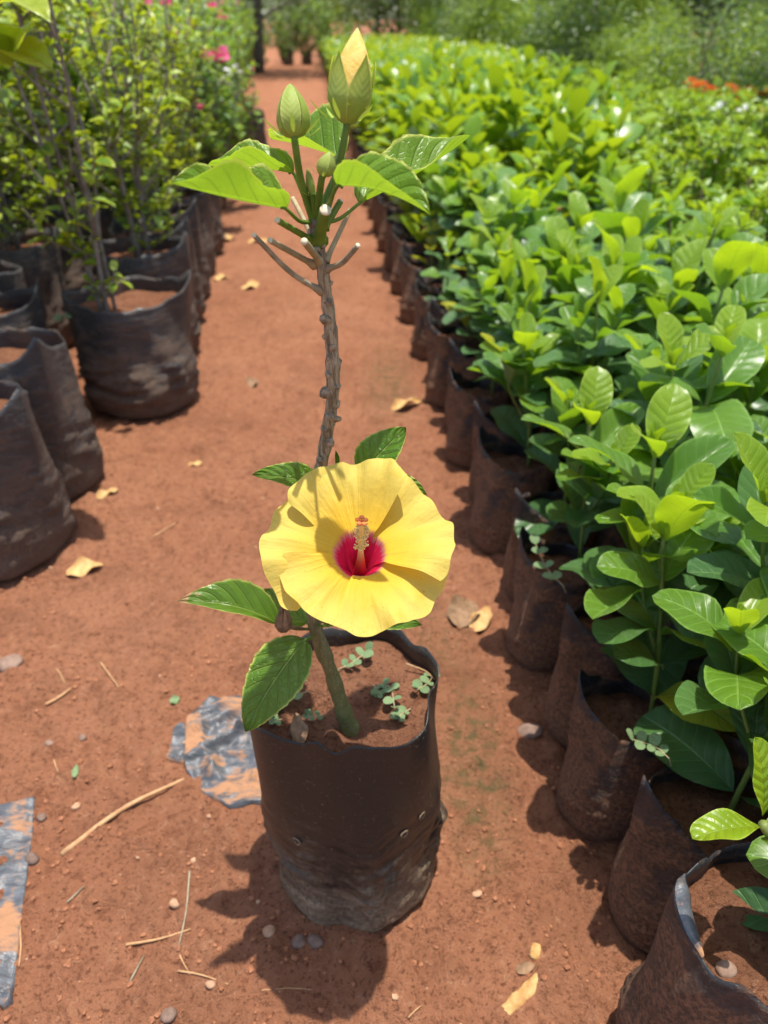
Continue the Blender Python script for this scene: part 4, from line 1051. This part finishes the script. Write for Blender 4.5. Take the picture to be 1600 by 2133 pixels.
weed([(1180, 1230), (1140, 1190), (1115, 1140)], .19, 'thin weed sprig sticking out of an edge row bag', 32, .015)

# ------------------------------------------------------------------ left row: big bags and twiggy shrubs
LB = []
for i in range(5):
    rg = random.Random(200+i)
    LB.append(bag_meshes('l%d' % i, 'bag_left', seg=56, rows=40, soil_t=.86, r=.104, h=.275, seed=200+i, crease=rg.uniform(-.5, .5), apex=.045, cusp=.20, wrk=.0055, lean=(rg.uniform(-.05, .05), rg.uniform(-.06, .02)), bottom=.98, sag=.006))
SL = [leaf_mesh('shrub_leaf', 'shrub_leaf', L=1, W=.5, nu=6, nv=4, shape=('ovate', 'round', 'obovate')[i], fold=.35, arch=.05, droop=.1, wave=.1, seed=i) for i in range(3)]
def shrub_spec(seed, hgt=.75, nst=4, nleaf=170, spread=.13, Ls=(.018, .036), low=.05):
    rg = random.Random(seed); stems = []; lv = []
    for s in range(nst):
        a = rg.uniform(0, 6.28); e = Vector((math.cos(a)*spread*rg.uniform(.3, 1), math.sin(a)*spread*rg.uniform(.3, 1), hgt*rg.uniform(.75, 1.1)))
        b = Vector((math.cos(a)*.02, math.sin(a)*.02, -.012))
        pts = spline([b, e*.35+Vector((rg.uniform(-.03, .03), rg.uniform(-.03, .03), 0)), e*.7+Vector((rg.uniform(-.03, .03), rg.uniform(-.03, .03), 0)), e], 16)
        stems.append((pts, [.0052*(1-.6*k/15)*rg.uniform(.7, 1.1) for k in range(16)]))
        for q in range(6):
            i0 = rg.randrange(1, 13); a2 = rg.uniform(0, 6.28); ln = rg.uniform(.08, .2)
            e2 = pts[i0]+Vector((math.cos(a2)*ln*.7, math.sin(a2)*ln*.7, ln*.75))
            p2 = spline([pts[i0], (pts[i0]+e2)/2+Vector((math.cos(a2)*.015, math.sin(a2)*.015, -.008)), e2], 9)
            stems.append((p2, [.0026*(1-.6*k/8) for k in range(9)]))
    for i in range(nleaf):
        pts, _ = stems[rg.randrange(len(stems))]; k = rg.randrange(len(pts)); p = pts[k]
        if p.z < low: p = pts[-1]
        a = rg.uniform(0, 6.28); el = rg.uniform(-.3, .9); d = Vector((math.cos(a)*math.cos(el), math.sin(a)*math.cos(el), math.sin(el)))
        lv.append((rg.randrange(3), frame(p+d*.003+Vector((0, 0, rg.uniform(-.01, .01))), d, (0, 0, 1), rg.uniform(-.5, .5), rg.uniform(*Ls))))
    sm = MB()
    for p, r in stems: sm.add(*tube_data(p, r, 6))
    return sm.build('shrub_stems', 'grey_twig'), lv
def join_leaves(lv, mat, name, W=.5, nu=3):
    jm = MB()
    for k, m in lv:
        p, f, uv = leaf_arrays(L=1, W=W, nu=nu, nv=2, shape='ovate', fold=.3, arch=.06, seed=k); jm.add([m @ Vector(q) for q in p], f, uv)
    return jm.build(name, mat)
SS = [shrub_spec(300+i, (.62, .8, .72, .66)[i], (5, 6, 6, 5)[i], 295, .16, (.024, .046), .02) for i in range(4)]
SX = [join_leaves(shrub_spec(300+i, (.62, .8, .72, .66)[i], (5, 6, 6, 5)[i], 330, .16, (.02, .040), .02)[1], 'shrub_far', 'shrub_small_leaves') for i in range(4)]
SJ = [(s[0], join_leaves(shrub_spec(320+i, .75, 7, 800, .19, (.022, .042))[1], 'shrub_far', 'shrub_foliage')) for i, s in enumerate([shrub_spec(320+i, .75, 7, 800, .19, (.022, .042)) for i in range(3)])]
BJ = []
for i in range(3):
    s = shrub_spec(340+i, .66, 8, 1500, .24, (.024, .046), .0); BJ.append((s[0], join_leaves(s[1], 'boug_far', 'bougainvillea_foliage')))
def petals_mesh(seed, mat, n=14, r=.03, L=.026):
    rg = random.Random(seed); mb = MB()
    for i in range(n):
        d = Vector((rg.uniform(-1, 1), rg.uniform(-1, 1), rg.uniform(-.3, 1))).normalized(); p = d*r*rg.uniform(.2, 1)
        m = frame(p, d+Vector((rg.uniform(-.5, .5), rg.uniform(-.5, .5), 0)), (0, 0, 1), rg.uniform(-1, 1), L*rg.uniform(.8, 1.3))
        q, f, uv = leaf_arrays(L=1, W=.8, nu=3, nv=2, shape='round', fold=.3, arch=.1); mb.add([m @ Vector(x) for x in q], f, uv)
    return mb.build('flower_cluster', mat)
FPK = [petals_mesh(i, 'pink') for i in range(3)]; FPP = [petals_mesh(5+i, 'palepink', 12, .03) for i in range(2)]
FWH = [petals_mesh(8, 'white', 6, .02, .026)]; FOR = [petals_mesh(9+i, 'orange', 16, .06, .05) for i in range(2)]
rg = random.Random(21)
def left_bag(x, y, k, rot, s, sz=1.0, lab=None, gp=None):
    b = thing('grow_bag', (x, y, -.003), lab, 'grow bag', gp, rot, s); 
    if sz != 1: 
        WM[b.name] = WM[b.name] @ Matrix.Scale(sz, 4, (0, 0, 1)); b.matrix_basis = WM[b.name]
    put('bag_wall', LB[k][0], b); put('soil', LB[k][1], b)
    return WM[b.name] @ LB[k][2]
GPB = 'big black bags of the left block'
first = [(-.625, 1.04, 0, .2, 1.0, 1.0, 'wrinkled black grow bag with bare soil, end of the left row'),
         (-.640, 1.255, 1, -.2, 1.02, 1.02, 'black grow bag with a bent rim corner between wrinkled bags of the left row'),
         (-.550, 1.640, 2, .1, 1.18, .80, 'squat wide black bag bulging out into the path'),
         (-.60, 1.93, 3, .3, 1.05, 1.0, 'tall black bag right behind the squat wide bag')]
tops = []
left_bag(-.80, 1.50, 4, .5, 1.0, 1.0, 'black bag wedged behind the squat wide bag and the bent-rim bag')
for (x, y, k, rot, s, sz, lab) in first: tops.append(left_bag(x, y, k, rot, s, sz, lab))
def put_shrub(loc, k, rz, s, lab, gp, split=True, pool=None):
    pool = pool or (SS if split else SJ)
    t = thing('twiggy_shrub' if pool is not BJ else 'flowering_shrub', loc, lab, 'shrub', gp, rz, s); mw = WM[t.name]
    put('stem', pool[k][0], t)
    if split:
        for q, m in pool[k][1]: put('leaf', SL[q], t, mw @ m)
        put('small_leaves', SX[k], t)['kind'] = 'stuff'
    else: put('foliage', pool[k][1], t)['kind'] = 'stuff'
    return t
z2 = Vector((0, 0, .002))
put_shrub(tops[2]-z2+Vector((-.02, -.06, 0)), 1, .4, 1.05, 'tall twiggy shrub with yellow-green leaves in the squat wide bag', None)
put_shrub(tops[3]-z2, 0, 2.0, 1.0, 'twiggy shrub in the tall bag behind the squat wide bag', None)
GPS = 'twiggy shrubs of the left block'
ly = [1.12, 1.36, 1.62, 1.88, 2.12, 2.36, 2.62]
for r_ in range(1, 4):
    for i, y in enumerate(ly):
        x = -.62-.10*(y-1.0)-.225*r_+rg.uniform(-.02, .02); yj = y+rg.uniform(-.03, .03)+(.1 if r_ % 2 else 0)
        if abs(x) > yj*.60+.30: continue
        tp = left_bag(x, yj, rg.randrange(5), rg.uniform(0, 6.28), rg.uniform(.95, 1.05), 1, 'big black grow bag standing inside the left block of shrubs', GPB)
        if r_ == 1 and yj < 1.15: continue
        near = yj < 2.3 and r_ < 3
        put_shrub(tp-z2, rg.randrange(4 if near else 3), rg.uniform(0, 6.28), rg.uniform(.9, 1.1), 'twiggy shrub with small yellow-green leaves and grey stems in the left block', GPS, near)
# edge row farther on
for i, y in enumerate((2.18, 2.42, 2.68, 2.95)):
    x = -.60-.105*(y-1.9); tp = left_bag(x, y, i % 5, rg.uniform(-.5, .5), 1, 1, 'black grow bag of the left edge row, beyond the tall bag', 'left edge row bags beyond the tall bag')
    put_shrub(tp-z2, i % 3, rg.uniform(0, 6.28), .85, 'leafy shrub at the path side of the left block', 'leafy shrubs at the path side', False)
tp1 = left_bag(-.93, 4.55, 2, .3, 1.05, .9, 'grey-black bag leaning by the pink flowering shrubs')
tp2 = left_bag(-.80, 4.90, 3, -.3, 1.10, 1.0, 'taller grey-black bag with pointed rim by the pink flowering shrubs')
for i in range(34):
    y = 2.9+.26*i**1.08; 
    for r_ in range(3 if y < 6 else 4):
        x = -.86-.118*(y-2.4)-.30*r_-.02*(r_*y)+rg.uniform(-.05, .05)
        if abs(x) > y*.56+.3: continue
        t = put_shrub(Vector((x, y+rg.uniform(-.08, .08), .012)), rg.randrange(3), rg.uniform(0, 6.28), rg.uniform(.95, 1.3), 'dense green shrub of the flowering block behind the left bags', 'dense shrubs behind the left bags', False, BJ)
        mw = WM[t.name]
        for q in range(rg.choice((0, 0, 1, 2)) if y > 3.4 else 0):
            me = rg.choice(FPK+FPP+FPP)
            put('flower', me, t, mw @ Matrix.Translation((rg.uniform(-.18, .18), rg.uniform(-.2, .05), rg.uniform(.45, .72))) @ Matrix.Scale(rg.uniform(.7, 1.1), 4))
# shrubs with the bright pink heads that show over the path
for (px, py, yy_, me, s, lab) in ((447, 135, 3.7, FPK[0], 1.7, 'green shrub topped by one large pink flower head'), (400, 225, 3.2, FPK[1], 1.1, 'green shrub with a single small red-pink flower')):
    P = at_y(px, py, yy_)
    t = put_shrub(Vector((P.x-.06, yy_+.08, .012)), 0, 1.0, 1.0, lab, None, False, BJ)
    put('flower', me, t, Matrix.Translation(P) @ Matrix.Scale(s, 4))
    if s > 1.5:
        for (qx, qy) in ((425, 148), (488, 150), (465, 172)): put('flower', FWH[0], t, Matrix.Translation(at_y(qx, qy, yy_-.02)))
for (px, py, yy_, k) in ((300, 22, 3.4, 0), (345, 14, 3.9, 1), (440, 18, 4.6, 2), (357, 72, 3.8, 0), (397, 58, 4.4, 1), (196, 46, 2.9, 2), (462, 40, 5.0, 0), (120, 92, 2.7, 1)):
    P = at_y(px, py, yy_); t = put_shrub(Vector((P.x-.03, yy_+.10, .012)), k, px*.1, 1.05, 'dense left shrub carrying a small pink bloom near its top', 'pink-blooming shrubs of the left block', False, BJ)
    put('flower', (FPK+FPP)[px % 5], t, Matrix.Translation(P) @ Matrix.Scale(.75, 4))
weed([(95, 672), (140, 668), (178, 664)], .215, 'pale weed sprig at the foot of the tall twiggy shrub', 41, .022)
# two big young leaves of a plant at the very left, close by
t = thing('broad_leaf_plant', (-.86, 1.22, .25), 'plant with big folded yellow-green leaves at the far left bags', 'plant')
put('stem', tube('broad_stem', [(0, 0, 0), (.02, -.02, .2), (.03, -.03, .47)], [.005, .004, .003], 'grey_twig', 8), t)
for (b_, t_, roll) in (((25, 140), (112, 150), 20), ((-30, 30), (105, 48), 0), ((20, 120), (60, 70), 0), ((15, 125), (-40, 90), 0)):
    B = at_y(*b_, 1.19); T = at_y(*t_, 1.10); d = T-B
    put('leaf', leaf_mesh('broad_leaf', 'shrub_leaf', L=d.length, W=.55, nu=14, nv=8, fold=.5, arch=.12, bulge=.15, wave=.1), t, frame(B, d, (0, 0, 1), R(roll)))

# ------------------------------------------------------------------ right: fine-leaved bushes, orange and white flowers
FJ = []
for i in range(4):
    rg2 = random.Random(400+i); sm = MB(); lv = []
    for s in range(9):
        a = rg2.uniform(0, 6.28); e = Vector((math.cos(a)*.10*rg2.random(), math.sin(a)*.10*rg2.random(), rg2.uniform(.24, .40)))
        pts = spline([(0, 0, 0), e*.5+Vector((0, 0, -.02)), e], 10); sm.add(*tube_data(pts, .0022, 5))
        for q in range(70):
            p = pts[rg2.randrange(2, 10)]; a = rg2.uniform(0, 6.28); el = rg2.uniform(-.2, 1); d = Vector((math.cos(a)*math.cos(el), math.sin(a)*math.cos(el), math.sin(el)))
            lv.append((0, frame(p, d, (0, 0, 1), rg2.uniform(-.6, .6), rg2.uniform(.03, .05))))
    FJ.append((sm.build('bush_stems', 'brown_stem'), join_leaves(lv, 'fine_far', 'bush_foliage', .42, 2)))
rg = random.Random(51); n = 0
for i in range(60):
    y = 1.62+.17*i
    for c in range(16):
        x0 = .52+.095*y
        x = x0+.19*c+rg.uniform(-.03, .03)
        if x > y*.50+.42 or x < 0 or x > 2.75-.095*y: continue
        if y > 6 and (i+c) % 2: continue
        if n >= 280: continue
        t = thing('fine_leaf_bush', (x, y+rg.uniform(-.04, .04), -.003), 'low yellow-green bush with fine leaves beyond the gardenias', 'bush', 'fine-leaved bushes beyond the gardenias', rg.uniform(0, 6.28), rg.uniform(.85, 1.15))
        k = rg.randrange(4); put('stem', FJ[k][0], t); put('foliage', FJ[k][1], t)['kind'] = 'stuff'; n += 1
for (px, py) in ((1450, 182), (1478, 188), (1535, 196), (1580, 200), (1520, 185), (1600, 195), (1440, 172), (1462, 178), (1495, 196), (1560, 190), (1548, 205)):
    P = at_y(px, py, 4.5+(px % 7)*.07)
    t = thing('orange_flower_plant', (P.x, P.y, -.003), 'orange-flowered plant in front of the trees', 'plant', 'orange flowers before the trees', 0, 1)
    put('stem', FJ[px % 4][0], t); put('foliage', FJ[px % 4][1], t)['kind'] = 'stuff'
    put('flower', FOR[px % 2], t, Matrix.Translation(P) @ Matrix.Scale(.40, 4))
for (px, py) in ((1500, 232), (1555, 236), (1585, 250)):
    P = at_y(px, py, 3.9)
    t = thing('white_flower_plant', (P.x, P.y, -.003), 'low plant with small white flowers beyond the fine-leaved bushes', 'plant', 'white flowers beyond the bushes', 0, 1)
    put('stem', FJ[1][0], t); put('foliage', FJ[1][1], t)['kind'] = 'stuff'; put('flower', FWH[0] if px < 1580 else FPK[0], t, Matrix.Translation(P) @ Matrix.Scale(1.3, 4))

# ------------------------------------------------------------------ trees
def tree_meshes(seed, h, r, n, mat, low=.25, ls=.13, trunk=.06):
    rg = random.Random(seed); tm = MB(); cm = MB()
    tp = spline([(0, 0, -.05), (rg.uniform(-.1, .1), rg.uniform(-.1, .1), h*.4), (rg.uniform(-.2, .2), rg.uniform(-.2, .2), h*.9)], 12)
    tm.add(*tube_data(tp, [trunk*(1-.75*i/11) for i in range(12)], 9)); cl = []
    for b in range(16):
        k = rg.randrange(2, 11); a = rg.uniform(0, 6.28); L = r*rg.uniform(.5, 1); e = tp[k]+Vector((math.cos(a)*L, math.sin(a)*L, rg.uniform(-.1, .35)*h*.4))
        if e.z < low*h*.5: e.z = low*h*.5+rg.random()*.3
        bp = spline([tp[k], (tp[k]+e)/2+Vector((0, 0, .1)), e], 7); tm.add(*tube_data(bp, [trunk*.35*(1-.7*i/6) for i in range(7)], 6))
        cl += [bp[4], bp[6], bp[5]]
    cl += [tp[-1], tp[-3]]
    for i in range(n):
        c = cl[rg.randrange(len(cl))]; s = r*.34
        p = c+Vector((rg.gauss(0, s), rg.gauss(0, s), rg.gauss(0, s*.8)))
        if p.z < .08: p.z = .08+rg.random()*.3
        d = Vector((rg.uniform(-1, 1), rg.uniform(-1, 1), rg.uniform(-.6, .5))); m = frame(p, d, (0, 0, 1), rg.uniform(-.8, .8), ls*rg.uniform(.6, 1.3))
        q, f, uv = leaf_arrays(L=1, W=.5, nu=2, nv=2, shape='ovate', fold=.3, arch=.05); cm.add([m @ Vector(x) for x in q], f, uv)
    return tm.build('trunk', 'bark_far'), cm.build('crown', mat)
TR = [tree_meshes(500, 3.2, 1.0, 4200, 'tree_far', .1), tree_meshes(501, 2.8, 1.1, 4200, 'tree_far', .1), tree_meshes(502, 4.5, 1.3, 3800, 'tree_dark', .12, .15), tree_meshes(503, 3.6, 1.2, 4200, 'tree_dark', .1, .12)]
rg = random.Random(61)
GT = {0: ('bright green leafy tree of the boundary line', 'bright green boundary trees'), 1: ('low spreading bright green tree of the boundary line', 'low bright boundary trees'),
      2: ('tall dark grey-green tree standing in the boundary line', 'tall dark boundary trees'), 3: ('dense dark green tree of the boundary line', 'dense dark boundary trees')}
tx = [(3.9-.095*y+dx, y, k) for (y, dx, k) in ((3.6, .9, 3), (5.0, .7, 2), (6.6, .5, 3), (7.8, .7, 2), (9.4, .4, 3), (10.6, .8, 2), (12.2, .2, 3),
      (13.8, .8, 2), (15.6, .1, 3), (17.4, -.1, 2), (18.8, -.6, 3), (20.4, -1.2, 2), (22, -2.0, 0), (8.6, 2.4, 3), (12, 2.6, 0), (16, 1.8, 2))]
tx += [(-2.2, 30, 2), (-4.4, 28, 3), (-6.5, 26, 0), (-3.2, 31, 1), (-1.0, 27, 0), (.4, 25, 3), (-9, 22, 3), (-7.2, 17, 0), (-5.6, 14, 1)]
for (x, y, k) in tx:
    t = thing('tree', (x, y, -.02), GT[k][0], 'tree', GT[k][1], rg.uniform(0, 6.28), rg.uniform(.72, .9) if y < 12 else rg.uniform(.9, 1.2))
    put('trunk', TR[k][0], t); put('crown', TR[k][1], t)
for i in range(44):
    y = 3.5+.36*i; k = rg.choice((0, 1, 0, 1, 3)); x = 2.62-.088*y+rg.uniform(-.12, .25)+(.45 if i % 3 == 0 else 0)
    lab = 'knee-high bright green hedge shrub along the field edge' if k < 2 else 'knee-high dark green hedge shrub along the field edge'
    t = thing('hedge_shrub', (x, y, -.02), lab, 'shrub', 'bright hedge shrubs' if k < 2 else 'dark hedge shrubs', rg.uniform(0, 6.28), rg.uniform(.22, .31) if y < 8 else rg.uniform(.30, .42))
    put('trunk', TR[k][0], t); put('crown', TR[k][1], t)
# slim tree at the end of the path, its crown above shading the ground
tm, cm = tree_meshes(520, 3.6, 1.5, 5200, 'tree_dark', .55, .12, .085)
P = at_z(540, 152, 0)
t = thing('tree', (P.x, P.y, -.02), 'slim grey-trunked tree standing at the far end of the path', 'tree'); put('trunk', tm, t); put('crown', cm, t)
# low potted plants at the end of the path
rg = random.Random(71)
for i in range(16):
    x = -4.6+.26*i+rg.uniform(-.12, .12); y = 17.2+rg.uniform(-1.2, 2.5)
    t = thing('flowering_shrub', (x, y, .012), 'low shrub closing off the far end of the path', 'shrub', 'shrubs at the end of the path', rg.uniform(0, 6.28), rg.uniform(.8, 1.9))
    put('stem', BJ[i % 3][0], t); put('foliage', BJ[i % 3][1], t)['kind'] = 'stuff'
    b = put_bag(LB[i % 5], (x, y, -.003), 0, .9, 'black bag of a low shrub at the far end of the path', 'bags at the end of the path')
